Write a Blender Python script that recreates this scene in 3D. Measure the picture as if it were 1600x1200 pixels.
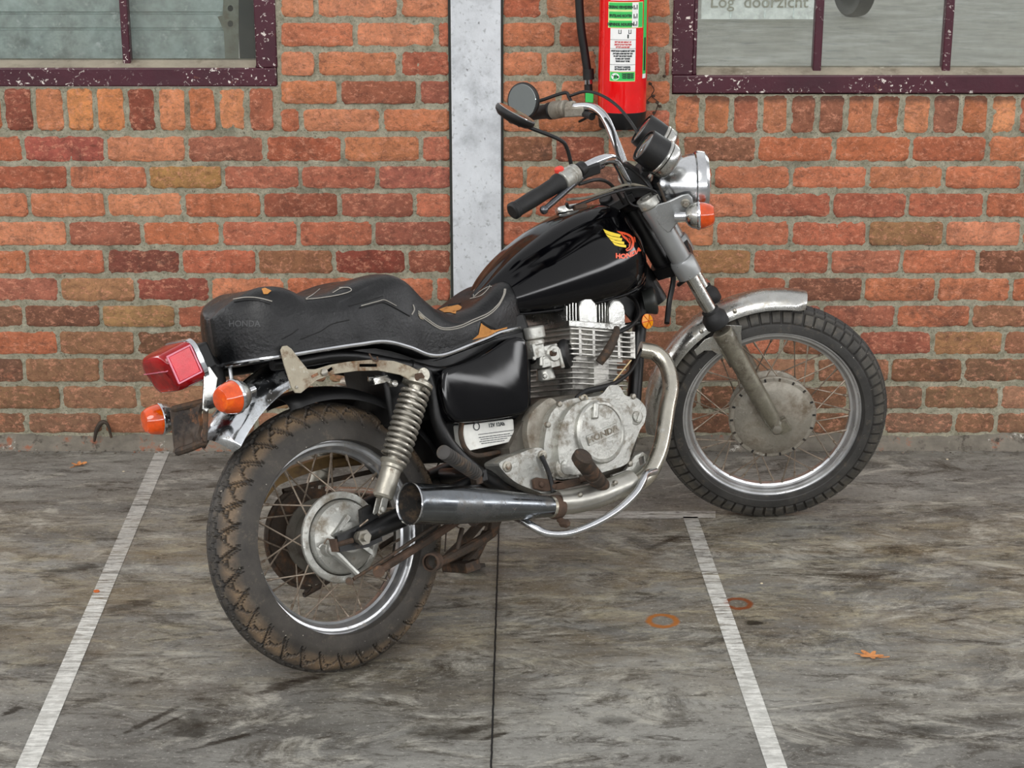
import bpy, bmesh, math, random
from mathutils import Vector, Matrix, noise
from mathutils.bvhtree import BVHTree
from mathutils.geometry import tessellate_polygon
for o in list(bpy.data.objects): bpy.data.objects.remove(o)
SC=bpy.context.scene; COL=SC.collection
rnd=random.Random(7)
PI=math.pi
def R(a): return math.radians(a)
# ------------------------------------------------------------------ camera
F_PX=2631.42; TH=.29403; H=1.74922
cd=bpy.data.cameras.new('camera'); cam=bpy.data.objects.new('camera',cd); COL.objects.link(cam)
cd.sensor_fit='HORIZONTAL'; cd.sensor_width=36; cd.lens=36*F_PX/1600
cam.location=(0,0,H); cam.rotation_euler=(PI/2-TH,0,0); cd.clip_end=200
SC.camera=cam
# ------------------------------------------------------------------ light
w=bpy.data.worlds.new('overcast'); SC.world=w; w.use_nodes=True
nt=w.node_tree; nt.nodes.clear()
def N_(t,x): return t.nodes.new(x)
out=N_(nt,'ShaderNodeOutputWorld'); bg=N_(nt,'ShaderNodeBackground'); tc=N_(nt,'ShaderNodeTexCoord'); sx=N_(nt,'ShaderNodeSeparateXYZ'); cr=N_(nt,'ShaderNodeValToRGB')
nt.links.new(tc.outputs['Generated'],sx.inputs[0]); nt.links.new(sx.outputs['Z'],cr.inputs[0]); nt.links.new(cr.outputs[0],bg.inputs[0]); nt.links.new(bg.outputs[0],out.inputs[0])
e=cr.color_ramp.elements
e[0].position=0; e[0].color=(.24,.24,.24,1); e[1].position=1; e[1].color=(.75,.75,.76,1)
for p_,c_ in ((.05,.27),(.19,.34),(.228,9),(.264,9),(.295,.95)):
    q=e.new(p_); q.color=(c_,c_*1.0,c_*1.01,1)
bg.inputs[1].default_value=1.05
sd=bpy.data.lights.new('sun','SUN'); sun=bpy.data.objects.new('sun',sd); COL.objects.link(sun)
sd.energy=1.0; sd.angle=R(28); sd.color=(1,.98,.95); sun.rotation_euler=(R(48),0,R(-14))
SC.view_settings.view_transform='Standard'; SC.view_settings.look='None'; SC.view_settings.gamma=1; SC.view_settings.exposure=0.0
SC.view_settings.use_curve_mapping=False
# ------------------------------------------------------------------ frames
V=Vector
YAW=.70861; LEAN=.28671; DL=.80066; WB=1.45982; RHO=.45863; TR=.02774; RX=-.37333; RY=3.53396; RR=.308; FR=.322; DW=5.0736
_F=V((math.cos(YAW),math.sin(YAW),0)); _N=V((math.sin(YAW),-math.cos(YAW),0)); _U=V((0,0,1))
BN=_N*math.cos(LEAN)+_U*math.sin(LEAN); BU=_U*math.cos(LEAN)-_N*math.sin(LEAN); BF=_F
BO=V((RX,RY,0))+BU*(RR-.06)+_U*.06-BU*RR
SX=BU*math.cos(RHO)-BF*math.sin(RHO)
def rot(v,k,a): return Matrix.Rotation(a,3,k)@v
_G=BO+BF*(WB+TR)
SO=_G+rot(BO+BF*WB+BU*FR-_G,SX,-DL)
SF=rot(BF,SX,-DL); SN=rot(BN,SX,-DL); SU=SN.cross(SF)
def mtx(o,f,n,u):
    l=-n
    return Matrix(((f.x,l.x,u.x,o.x),(f.y,l.y,u.y,o.y),(f.z,l.z,u.z,o.z),(0,0,0,1)))
MB=mtx(BO,BF,BN,BU); MS=MB.inverted()@mtx(SO,SF,SN,SU)
CW=V((0,math.cos(TH),-math.sin(TH))); CU=V((0,math.sin(TH),math.cos(TH)))
def ray(x,y): return V((0,0,H)), CW+V((1,0,0))*((x-800)/F_PX)-CU*((y-600)/F_PX)
def B(x,y,v):
    o,d=ray(x,y); t=(v-(o-BO).dot(BN))/d.dot(BN); P=o+d*t-BO
    return V((P.dot(BF),v,P.dot(BU)))
def S(x,y,v):
    o,d=ray(x,y); t=(v-(o-SO).dot(SN))/d.dot(SN); P=o+d*t-SO
    return V((P.dot(SF),v,P.dot(SU)))
def G(x,y,z=0):
    o,d=ray(x,y); t=(z-o.z)/d.z; return o+d*t
def W(x,y,Y=DW):
    o,d=ray(x,y); t=Y/d.y; return o+d*t
# ------------------------------------------------------------------ materials
def lin(c):
    return tuple(((x/255)/12.92 if x/255<=.04045 else ((x/255+.055)/1.055)**2.4) for x in c)+(1,)
def nn(t,kind,**k):
    n=t.nodes.new(kind)
    for a,b in k.items():
        if a.startswith('i_'): n.inputs[int(a[2:]) if a[2:].isdigit() else a[2:].replace('_',' ')].default_value=b
        else: setattr(n,a,b)
    return n
def noise_(t,vec,scale,detail=5,rough=.6,dist=0):
    n=nn(t,'ShaderNodeTexNoise'); n.inputs['Scale'].default_value=scale; n.inputs['Detail'].default_value=detail; n.inputs['Roughness'].default_value=rough; n.inputs['Distortion'].default_value=dist
    if vec: t.links.new(vec,n.inputs['Vector'])
    return n.outputs['Fac']
def mapr(t,val,a,b,c=0,d=1):
    n=nn(t,'ShaderNodeMapRange'); t.links.new(val,n.inputs[0])
    for i,x in enumerate((a,b,c,d)): n.inputs[i+1].default_value=x
    n.clamp=True
    return n.outputs[0]
def mixc(t,f,a,b,mode='MIX'):
    n=nn(t,'ShaderNodeMix',data_type='RGBA',blend_type=mode)
    if hasattr(f,'links'): t.links.new(f,n.inputs[0])
    else: n.inputs[0].default_value=f
    for s,x in ((6,a),(7,b)):
        if hasattr(x,'links'): t.links.new(x,n.inputs[s])
        else: n.inputs[s].default_value=x
    return n.outputs[2]
def mth(t,op,a,b=None,c=None):
    n=nn(t,'ShaderNodeMath',operation=op)
    for i,x in enumerate((a,b,c)):
        if x is None: continue
        if hasattr(x,'links'): t.links.new(x,n.inputs[i])
        else: n.inputs[i].default_value=x
    return n.outputs[0]
def bump_(t,h,st,dist=.01,prev=None):
    n=nn(t,'ShaderNodeBump'); n.inputs['Strength'].default_value=st; n.inputs['Distance'].default_value=dist
    t.links.new(h,n.inputs['Height'])
    if prev: t.links.new(prev,n.inputs['Normal'])
    return n.outputs[0]
def base(name):
    m=bpy.data.materials.new(name); m.use_nodes=True; t=m.node_tree; b=t.nodes['Principled BSDF']
    co=nn(t,'ShaderNodeTexCoord').outputs['Object']
    return m,t,b,co
def scaled(t,co,s):
    n=nn(t,'ShaderNodeMapping'); t.links.new(co,n.inputs[0]); n.inputs['Scale'].default_value=s; return n.outputs[0]
def mat(name,col,rough=.5,metal=0,spots=(),bump=None,coat=0,vary=.12,vscale=9,rvar=.1,trans=0,ior=None,spec=None):
    m,t,b,co=base(name)
    c=lin(col)
    n0=noise_(t,co,vscale,6,.65)
    dark=tuple(x*(1-vary*2) for x in c[:3])+(1,); lite=tuple(min(1,x*(1+vary*2)) for x in c[:3])+(1,)
    cc=mixc(t,mapr(t,n0,.3,.7),dark,lite)
    rr=mapr(t,noise_(t,co,vscale*1.7,4),.3,.7,max(0.02,rough-rvar),rough+rvar)
    mm=None
    for i,(sc,scale,th,soft,sr,sm) in enumerate(spots):
        s=noise_(t,co,scale,9,.68)
        # offset each layer
        f=mapr(t,s,th,th+soft)
        cc=mixc(t,f,cc,lin(sc))
        rr=mth(t,'ADD',mth(t,'MULTIPLY',rr,mth(t,'SUBTRACT',1,f)),mth(t,'MULTIPLY',f,sr))
        if metal: mm=mth(t,'MULTIPLY',mm if mm is not None else metal,mth(t,'SUBTRACT',1,mth(t,'MULTIPLY',f,1-sm)))
    t.links.new(cc,b.inputs['Base Color']); t.links.new(rr,b.inputs['Roughness'])
    if mm is not None: t.links.new(mm,b.inputs['Metallic'])
    else: b.inputs['Metallic'].default_value=metal
    if bump: t.links.new(bump_(t,noise_(t,co,bump[0],6),bump[1],.004),b.inputs['Normal'])
    b.inputs['Coat Weight'].default_value=coat; b.inputs['Coat Roughness'].default_value=.05
    if trans: b.inputs['Transmission Weight'].default_value=trans
    if ior: b.inputs['IOR'].default_value=ior
    if spec is not None: b.inputs['Specular IOR Level'].default_value=spec
    return m
RUST=(120,66,36); DRT=(96,86,70)
M={}
M['gloss']=mat('black_paint',(3,3,5),.09,0,[((30,27,27),26,.72,.2,.3,0)],rvar=.035,vary=.1,spec=.34)
M['frame']=mat('frame_black',(11,11,12),.42,0,[((70,58,46),30,.6,.2,.8,0)],bump=(90,.15))
M['chrome']=mat('chrome',(205,207,210),.14,1,[((150,145,135),34,.6,.12,.5,.6),((128,92,58),60,.70,.06,.85,0)],rvar=.06,bump=(30,.05))
M['chromed']=mat('dull_chrome',(188,188,184),.24,1,[((138,130,114),26,.52,.2,.55,.5),((120,84,52),70,.68,.08,.85,0)],rvar=.08,bump=(60,.12))
M['rim']=mat('rim_steel',(206,208,210),.33,.9,[((150,142,128),40,.58,.16,.6,.4),((112,78,50),90,.69,.07,.9,0)],rvar=.08,bump=(60,.1))
M['alu']=mat('cast_aluminium',(176,176,170),.36,.75,[((120,112,98),22,.50,.16,.7,.3),((205,205,200),55,.60,.1,.45,.6),((96,84,66),15,.65,.12,.85,0)],bump=(120,.3),vary=.1,vscale=14)
M['aludirty']=mat('oxidised_aluminium',(148,143,132),.5,.5,[((96,84,68),16,.46,.2,.85,0),((190,188,180),60,.62,.1,.5,.5)],bump=(130,.4))
M['fork']=mat('fork_slider',(138,134,120),.34,.75,[((70,62,50),14,.44,.2,.7,.2),((160,158,150),34,.60,.12,.35,.7)],bump=(60,.15))
M['silver']=mat('silver_paint',(152,154,154),.34,.55,[((96,90,80),30,.66,.12,.7,0)],vary=.04)
M['rust']=mat('rusty_steel',(82,63,50),.85,.1,[((52,42,34),22,.44,.2,.9,0),((134,96,62),50,.62,.12,.9,0)],bump=(120,.6))
M['rustdark']=mat('dark_rusty_steel',(64,54,45),.7,.3,[((100,72,50),30,.5,.16,.9,0),((38,34,30),12,.5,.2,.8,0)],bump=(120,.6))
M['spoke']=mat('spoke_steel',(138,126,112),.45,.7,[((92,76,60),80,.5,.15,.9,0)])
M['grimy']=mat('grimy_plate',(158,150,132),.5,.4,[((104,74,46),24,.50,.14,.9,0),((190,186,174),40,.6,.1,.5,.4)],bump=(80,.3))
M['rubber']=mat('rubber',(15,15,16),.6,0,[((60,58,54),30,.6,.2,.8,0)],bump=(80,.25))
def mat_tyre(name,col,dust,hw,Ro,amt):
    m,t,b,co=base(name); sep=nn(t,'ShaderNodeSeparateXYZ'); t.links.new(co,sep.inputs[0])
    c=mixc(t,mapr(t,noise_(t,co,14,8,.7),.3,.7),lin(tuple(x*.72 for x in col)),lin(tuple(min(255,x*1.2) for x in col)))
    rr=mth(t,'SQRT',mth(t,'ADD',mth(t,'MULTIPLY',sep.outputs['X'],sep.outputs['X']),mth(t,'MULTIPLY',sep.outputs['Z'],sep.outputs['Z'])))
    ay=mth(t,'ABSOLUTE',sep.outputs['Y'])
    f=mth(t,'MULTIPLY',mapr(t,rr,Ro-.045,Ro-.026),mapr(t,ay,hw*.35,hw*.6))
    f=mth(t,'MULTIPLY',f,mapr(t,noise_(t,co,7,9,.8),.38,.62,.05,amt))
    c=mixc(t,f,c,lin(dust))
    gr=nn(t,'ShaderNodeAttribute',attribute_name='groove'); c=mixc(t,mth(t,'MULTIPLY',gr.outputs['Fac'],.8),c,lin((26,23,20)))
    c=mixc(t,mapr(t,noise_(t,co,17,7,.7),.54,.68,0,.55),c,lin((34,31,28)))
    c=mixc(t,mapr(t,noise_(t,co,30,7,.8),.56,.7,0,.4),c,lin((120,108,90)))
    c=mixc(t,mapr(t,noise_(t,co,170,3,.5),.73,.75,0,.9),c,lin((206,200,184)))
    t.links.new(c,b.inputs['Base Color']); b.inputs['Roughness'].default_value=.62
    t.links.new(bump_(t,noise_(t,co,90,7,.7),.3,.003),b.inputs['Normal']); return m
M['tyre_rear']=mat_tyre('rear_tyre_rubber',(54,50,45),(136,112,84),.061,.308,.8)
M['tyre_front']=mat_tyre('front_tyre_rubber',(50,49,47),(96,90,78),.048,.322,.6)
M['vinyl']=mat('black_vinyl',(8,9,11),.36,0,[((38,38,40),9,.56,.25,.5,0)],bump=(120,.35),rvar=.12,spec=.42)
M['thread']=mat('grey_piping',(150,146,138),.6)
M['seam']=mat('dark_seam',(14,14,15),.7)
M['foam']=mat('seat_foam',(186,128,66),.9,0,[((120,76,36),40,.56,.15,.9,0)],bump=(120,.8))
M['red_lens']=mat('red_lens',(150,2,8),.09,0,[((84,0,6),14,.5,.2,.12,0)],coat=.25,vary=.15,spec=.4)
M['red_reflector']=mat('red_reflector',(204,10,38),.2,0,coat=.3,bump=(220,.5),vary=.15)
M['amber']=mat('amber_lens',(212,74,2),.10,0,[((236,112,6),20,.55,.15,.15,0)],coat=.8,vary=.2,vscale=25)
M['amber2']=mat('amber_reflector',(240,150,10),.2,0,coat=1)
M['glass']=mat('clear_lens',(200,205,205),.08,0,coat=1)
M['mirror']=mat('mirror_glass',(215,222,220),.06,1,rvar=.02,vary=.02)
M['matt']=mat('black_plastic',(9,9,10),.5,0,[((58,56,52),28,.62,.2,.75,0)],bump=(80,.15))
M['white']=mat('white_plastic',(214,214,208),.5,0,[((150,140,120),20,.6,.2,.7,0)])
M['ink']=mat('ink',(40,46,48),.6); M['cream']=mat('cream_plastic',(200,176,130),.6,0,[((160,140,100),20,.5,.2,.7,0)])
M['redbtn']=mat('red_button',(214,64,48),.5)
M['yellow']=mat('decal_yellow',(244,214,70),.35,vary=.05); M['orange']=mat('decal_orange',(226,84,44),.35,vary=.05)
M['bolt']=mat('bolt',(150,146,136),.4,.8,[((110,80,54),60,.55,.15,.8,0)])
M['shieldpipe']=mat('scorched_pipe',(188,184,172),.27,.95,[((140,126,98),18,.54,.2,.5,.4),((206,206,202),14,.56,.14,.2,1)],bump=(50,.08))
M['muffler']=mat('muffler_chrome',(118,122,126),.2,1,[((96,92,86),14,.52,.2,.45,.6),((100,74,50),60,.66,.08,.85,0)],bump=(14,.06))
M['soot']=mat('soot',(34,32,30),.9,0,[((92,76,58),30,.52,.2,.95,0)],bump=(60,.5))
# ------------------------------------------------------------------ mesh helpers
def cat(P,n=8,closed=False):
    P=[V(p) for p in P]
    if len(P)<3: return P
    o=[]; L=len(P)
    rng=range(L if closed else L-1)
    for i in rng:
        a=P[(i-1)%L] if closed or i>0 else P[0]*2-P[1]
        b=P[i]; c=P[(i+1)%L]
        d=P[(i+2)%L] if closed or i+2<L else P[-1]*2-P[-2]
        for k in range(n):
            s=k/n
            o.append(.5*((2*b)+(c-a)*s+(2*a-5*b+4*c-d)*s*s+(3*b-a-3*c+d)*s**3))
    if not closed: o.append(P[-1])
    return o
def lerp1(xs,ys,x):
    if x<=xs[0]: return ys[0]
    for i in range(len(xs)-1):
        if x<=xs[i+1]:
            s=(x-xs[i])/(xs[i+1]-xs[i]); return ys[i]*(1-s)+ys[i+1]*s
    return ys[-1]
def smooth1(xs,ys,x):   # catmull scalar
    n=len(xs)
    if x<=xs[0]: return ys[0]
    if x>=xs[-1]: return ys[-1]
    for i in range(n-1):
        if x<=xs[i+1]: break
    h=xs[i+1]-xs[i]; s=(x-xs[i])/h
    def m(j):
        if j==0: return (ys[1]-ys[0])/(xs[1]-xs[0])
        if j==n-1: return (ys[-1]-ys[-2])/(xs[-1]-xs[-2])
        return (ys[j+1]-ys[j-1])/(xs[j+1]-xs[j-1])
    a,b=m(i)*h,m(i+1)*h
    return (2*s**3-3*s*s+1)*ys[i]+(s**3-2*s*s+s)*a+(-2*s**3+3*s*s)*ys[i+1]+(s**3-s*s)*b
def perp(d):
    d=V(d).normalized(); a=V((0,0,1)) if abs(d.z)<.9 else V((1,0,0))
    x=d.cross(a).normalized(); return x,d.cross(x).normalized()
class MBd:
    def __init__(s): s.v=[]; s.f=[]; s.fc=[]
    def add(s,vs,fs,c=None):
        k=len(s.v); s.v+= [tuple(p) for p in vs]; s.f+=[tuple(i+k for i in f) for f in fs]; s.fc+=[c]*len(fs); return s
    def rings(s,rg,cap0=True,cap1=True,closed=True,loop=False):
        n=len(rg[0]); vs=[p for r in rg for p in r]; fs=[]
        m=len(rg)
        for i in range(m if loop else m-1):
            for j in range(n if closed else n-1):
                a=i*n+j; b=i*n+(j+1)%n; c=((i+1)%m)*n+(j+1)%n; d=((i+1)%m)*n+j
                fs.append((a,b,c,d))
        if cap0 and not loop: fs.append(tuple(range(n-1,-1,-1)))
        if cap1 and not loop: fs.append(tuple((m-1)*n+j for j in range(n)))
        return s.add(vs,fs)
    def tube(s,P,r,seg=12,sm=6,caps=True,flat=None):
        Q=cat(P,sm) if sm>1 and len(P)>2 else [V(p) for p in P]
        n=len(Q); rs=[r]*n if not isinstance(r,(list,tuple)) else [lerp1([i/(len(r)-1) for i in range(len(r))],r,k/(n-1)) for k in range(n)]
        T=[(Q[min(i+1,n-1)]-Q[max(i-1,0)]).normalized() for i in range(n)]
        x,y=perp(T[0]); rg=[]
        for i in range(n):
            x=(x-T[i]*x.dot(T[i])).normalized(); y=T[i].cross(x)
            rg.append([Q[i]+(x*math.cos(a)+y*math.sin(a))*rs[i] for a in (2*PI*k/seg for k in range(seg))])
        return s.rings(rg,caps,caps)
    def cyl(s,a,b,r,seg=20,r2=None):
        return s.tube([a,b],[r,r if r2 is None else r2],seg,1)
    def lathe(s,o,d,prof,seg=32,cap0=True,cap1=True,ang=2*PI,a0=0,sx=None):
        o=V(o); d=V(d).normalized(); x,y=(perp(d) if sx is None else (V(sx).normalized(),d.cross(V(sx)).normalized()))
        rg=[]
        for (r,h) in prof: rg.append([o+d*h+(x*math.cos(a)+y*math.sin(a))*max(r,1e-5) for a in (a0+ang*k/(seg if ang>6.2 else seg-1) for k in range(seg))])
        return s.rings(rg,cap0,cap1,closed=ang>6.2)
    def box(s,c,hx,hy,hz,ax=None):
        c=V(c); X,Y,Z=ax if ax else (V((1,0,0)),V((0,1,0)),V((0,0,1)))
        vs=[c+X*hx*i+Y*hy*j+Z*hz*k for i in(-1,1) for j in(-1,1) for k in(-1,1)]
        return s.add(vs,[(0,1,3,2),(4,6,7,5),(0,4,5,1),(2,3,7,6),(0,2,6,4),(1,5,7,3)])
    def plate(s,poly,nrm,th,holes=()):
        poly=[V(p) for p in poly]; nrm=V(nrm).normalized()*th/2; holes=[[V(p) for p in h] for h in holes]
        loops=[poly]+holes; allp=[p for l in loops for p in l]; n=len(allp)
        tr=tessellate_polygon(loops)
        fs=[tuple(t_) for t_ in tr]+[tuple(i+n for i in reversed(t_)) for t_ in tr]
        k=0
        for l in loops:
            L=len(l)
            for i in range(L): a=k+i; b=k+(i+1)%L; fs.append((a,b,b+n,a+n))
            k+=L
        return s.add([p-nrm for p in allp]+[p+nrm for p in allp],fs)
    def ell(s,c,r,seg=16,ax=None):
        c=V(c); X,Y,Z=ax if ax else (V((1,0,0)),V((0,1,0)),V((0,0,1)))
        rg=[]
        for i in range(seg//2+1):
            a=PI*i/(seg//2)
            rg.append([c+(X*math.cos(b)*r[0]+Y*math.sin(b)*r[1])*max(math.sin(a),1e-4)+Z*math.cos(a)*r[2] for b in (2*PI*k/seg for k in range(seg))])
        return s.rings(rg)
    def bolt(s,c,d,r=.007,h=.006):
        return s.lathe(c,d,[(r,0),(r,h),(r*.7,h*1.2)],6)
    def helix(s,a,b,Rr,r,turns,seg=8):
        a=V(a);b=V(b); d=(b-a); x,y=perp(d); n=int(turns*20)
        P=[a+d*(i/n)+(x*math.cos(2*PI*turns*i/n)+y*math.sin(2*PI*turns*i/n))*Rr for i in range(n+1)]
        return s.tube(P,r,seg,1)
    def mesh(s,name,local=True):
        me=bpy.data.meshes.new(name)
        vs=[(p[0],-p[1],p[2]) for p in s.v] if local else s.v
        me.from_pydata(vs,[],s.f); me.update()
        bm=bmesh.new(); bm.from_mesh(me); bmesh.ops.recalc_face_normals(bm,faces=bm.faces)
        for f in bm.faces: f.smooth=True
        bm.to_mesh(me); bm.free()
        return me
def finish(o,m,ang=35,bev=0,sub=0):
    me=o.data
    if m:
        for x in (m if isinstance(m,(list,tuple)) else [m]): me.materials.append(M[x] if isinstance(x,str) else x)
    try: me.set_sharp_from_angle(angle=R(ang))
    except Exception: pass
    if sub:
        q=o.modifiers.new('sub','SUBSURF'); q.levels=sub; q.render_levels=sub
    if bev:
        q=o.modifiers.new('bevel','BEVEL'); q.width=bev; q.segments=2; q.limit_method='ANGLE'; q.angle_limit=R(40)
        q.harden_normals=False
def part(name,parent,b,m,label=None,steer=False,local=True,**k):
    me=b.mesh(name,local); o=bpy.data.objects.new(name,me); COL.objects.link(o)
    if parent: o.parent=parent
    if steer: o.matrix_local=MS
    if label: o['label']=label
    finish(o,m,**k); return o
def thing(o,label,cat_,group=None):
    o['label']=label; o['category']=cat_
    if group: o['group']=group
    return o
def empty(name,loc=(0,0,0)):
    o=bpy.data.objects.new(name,None); COL.objects.link(o); o.location=loc; o.empty_display_size=.1; return o
def copyo(o,parent=None):
    c=o.copy(); COL.objects.link(c)
    if parent: c.parent=parent
    return c
def fbm(x,y,z,s=1,oct=3):
    r=0;a=1
    for i in range(oct): r+=a*noise.noise(V((x*s,y*s,z*s))); s*=2.1; a*=.5
    return r
def text_mesh(txt,size,bold=0.0,extr=0.0,align='CENTER'):
    cu=bpy.data.curves.new('t','FONT'); cu.body=txt; cu.size=size; cu.extrude=extr; cu.offset=bold; cu.align_x=align; cu.align_y='CENTER'; cu.resolution_u=3
    o=bpy.data.objects.new('t',cu); COL.objects.link(o); dg=bpy.context.evaluated_depsgraph_get(); dg.update()
    me=bpy.data.meshes.new_from_object(o.evaluated_get(dg)); vs=[v.co.copy() for v in me.vertices]; fs=[tuple(p.vertices) for p in me.polygons]
    bpy.data.objects.remove(o); bpy.data.curves.remove(cu); bpy.data.meshes.remove(me)
    return vs,fs
def oval(cx,cy,rx,ry,n=16,rot_=0):
    return [(cx+rx*math.cos(a)*math.cos(rot_)-ry*math.sin(a)*math.sin(rot_),cy+rx*math.cos(a)*math.sin(rot_)+ry*math.sin(a)*math.cos(rot_)) for a in (2*PI*k/n for k in range(n))]

#@@ENV
# ================================================================== SETTING
ENVX0,ENVX1=-3.4,3.4
def zs(y): return W(800,y).z
# ---- floor
def concrete_nodes(t,co):
    """returns colour, roughness, height for the worn concrete"""
    st=scaled(t,co,(.75,1.5,1)); st2=scaled(t,co,(1.5,5,1)) 
    c=mixc(t,mapr(t,noise_(t,st,1.6,10,.68,.4),.36,.64),lin((90,88,84)),lin((146,145,139)))
    sep=nn(t,'ShaderNodeSeparateXYZ'); t.links.new(co,sep.inputs[0]); Yv=sep.outputs['Y']; Xv=sep.outputs['X']
    # ochre / brown soaked band running along the wall, a metre and a half out
    band=mth(t,'MULTIPLY',mapr(t,Yv,3.2,3.8),mapr(t,Yv,4.75,4.25))
    c=mixc(t,mth(t,'MULTIPLY',band,mapr(t,noise_(t,scaled(t,co,(.9,2.4,1)),2.6,10,.75,.5),.42,.66,0,.8)),c,lin((116,102,78)))
    c=mixc(t,mth(t,'MULTIPLY',band,mapr(t,noise_(t,scaled(t,co,(1.1,2.8,1)),5.3,10,.78,.6),.50,.70,0,.8)),c,lin((176,168,142)))
    c=mixc(t,mapr(t,noise_(t,scaled(t,co,(1.0,1.9,1)),3.4,10,.78,.9),.52,.68,0,.8),c,lin((188,185,173)))
    c=mixc(t,mapr(t,noise_(t,scaled(t,co,(1.1,2.4,1)),2.7,10,.8,.8),.52,.66,0,.9),c,lin((54,47,38)))
    c=mixc(t,mapr(t,noise_(t,scaled(t,co,(1,3.2,1)),9,10,.82,.8),.52,.63,0,.8),c,lin((60,55,49)))
    c=mixc(t,mapr(t,noise_(t,scaled(t,co,(1,1.4,1)),60,6,.8),.54,.68,0,.65),c,lin((60,57,52)))
    c=mixc(t,mapr(t,noise_(t,scaled(t,co,(1,1.4,1)),85,5,.8),.57,.7,0,.6),c,lin((204,202,194)))
    # darker strip by the wall
    c=mixc(t,mapr(t,mth(t,'ADD',Yv,mth(t,'MULTIPLY',noise_(t,scaled(t,co,(3,6,1)),4,6,.7),.5)),5.1,5.4,0,.45),c,lin((92,88,80)))
    # expansion joint
    jx=mth(t,'ADD',-.0585,mth(t,'ADD',mth(t,'MULTIPLY',Yv,.0045),mth(t,'MULTIPLY',noise_(t,scaled(t,co,(1,9,1)),3,3),.004)))
    d=mth(t,'ABSOLUTE',mth(t,'SUBTRACT',Xv,jx))
    J=mapr(t,d,.0030,.0012)
    c=mixc(t,mapr(t,d,.02,.0,0,.3),c,lin((60,54,46)))
    c=mixc(t,J,c,lin((20,19,18)))
    # rust rings left by cans
    for px_,ro,colr in (((1153,943),.030,(122,62,28)),((1035,970),.034,(158,96,40))):
        g=G(*px_); dx=mth(t,'SUBTRACT',Xv,g.x); dy=mth(t,'SUBTRACT',Yv,g.y)
        rr=mth(t,'SQRT',mth(t,'ADD',mth(t,'MULTIPLY',dx,dx),mth(t,'MULTIPLY',dy,dy)))
        rr=mth(t,'ADD',rr,mth(t,'MULTIPLY',mth(t,'SUBTRACT',noise_(t,co,40,3),.5),.012))
        ring=mapr(t,mth(t,'ABSOLUTE',mth(t,'SUBTRACT',rr,ro)),.011,.004,0,.85)
        c=mixc(t,ring,c,lin(colr))
    # oil marks and tyre scuffs
    marks=noise_(t,scaled(t,co,(1,2.5,1)),24,7,.8)
    for px_,a,b_,st_ in (((650,868),.16,.12,.5),((1178,973),.028,.018,.9),((300,1135),.06,.06,.6),((700,1145),.09,.035,.6),((960,1125),.05,.02,.4),((1440,1140),.05,.03,.4)):
        g=G(*px_); dx=mth(t,'MULTIPLY',mth(t,'SUBTRACT',Xv,g.x),1/a); dy=mth(t,'MULTIPLY',mth(t,'SUBTRACT',Yv,g.y),1/b_)
        rr=mth(t,'SQRT',mth(t,'ADD',mth(t,'MULTIPLY',dx,dx),mth(t,'MULTIPLY',dy,dy)))
        rr=mth(t,'ADD',rr,mth(t,'MULTIPLY',mth(t,'SUBTRACT',noise_(t,co,22,5,.7),.5),1.6))
        c=mixc(t,mapr(t,rr,1.1,.5,0,st_),c,lin((40,36,30)))
    for (xa,ya,xb,yb,wd_,st_) in ((185,1150,292,1098,.012,.8),(215,1150,300,1112,.007,.7),(280,1176,425,1137,.010,.75),(330,1160,400,1146,.014,.6),(100,1105,175,1085,.02,.6),(0,1120,40,1100,.014,.8),(400,1085,470,1060,.03,.75),(440,1070,520,1052,.018,.7),(700,1150,790,1128,.018,.7),(740,1160,800,1142,.010,.8),(900,990,1010,975,.02,.4),(1090,1010,1180,985,.012,.5),(1300,930,1420,905,.03,.45),(1230,1010,1330,1000,.02,.3),(150,960,260,930,.03,.5),(40,900,180,880,.03,.5),(560,1010,640,985,.03,.5),(1000,865,1075,830,.012,.5)):
        p1=G(xa,ya);p2=G(xb,yb); cx_,cy_=(p1.x+p2.x)/2,(p1.y+p2.y)/2; L_=math.hypot(p2.x-p1.x,p2.y-p1.y)/2; ca,sa=(p2.x-p1.x)/2/L_,(p2.y-p1.y)/2/L_
        dx=mth(t,'SUBTRACT',Xv,cx_); dy=mth(t,'SUBTRACT',Yv,cy_)
        uu=mth(t,'MULTIPLY',mth(t,'ADD',mth(t,'MULTIPLY',dx,ca),mth(t,'MULTIPLY',dy,sa)),1/L_); vv=mth(t,'MULTIPLY',mth(t,'SUBTRACT',mth(t,'MULTIPLY',dy,ca),mth(t,'MULTIPLY',dx,sa)),1/wd_)
        rr=mth(t,'SQRT',mth(t,'ADD',mth(t,'MULTIPLY',uu,uu),mth(t,'MULTIPLY',vv,vv)))
        rr=mth(t,'ADD',rr,mth(t,'MULTIPLY',mth(t,'SUBTRACT',marks,.5),3.2))
        c=mixc(t,mapr(t,rr,1.0,.5,0,st_),c,lin((42,37,31)))
    hgt=mth(t,'ADD',noise_(t,st2,6,10,.75),mth(t,'MULTIPLY',noise_(t,co,90,6,.75),.5))
    hgt=mth(t,'SUBTRACT',hgt,mth(t,'MULTIPLY',J,2.0))
    return c,mapr(t,noise_(t,st,5,5),.3,.7,.55,.9),hgt
def mat_floor():
    m,t,b,co=base('worn_concrete'); c,r,h=concrete_nodes(t,co)
    bc=nn(t,'ShaderNodeBrightContrast'); t.links.new(c,bc.inputs[0]); bc.inputs[1].default_value=.022; bc.inputs[2].default_value=.10; c=bc.outputs[0]
    t.links.new(c,b.inputs['Base Color']); t.links.new(r,b.inputs['Roughness']); t.links.new(bump_(t,h,.35,.006),b.inputs['Normal']); return m
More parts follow.
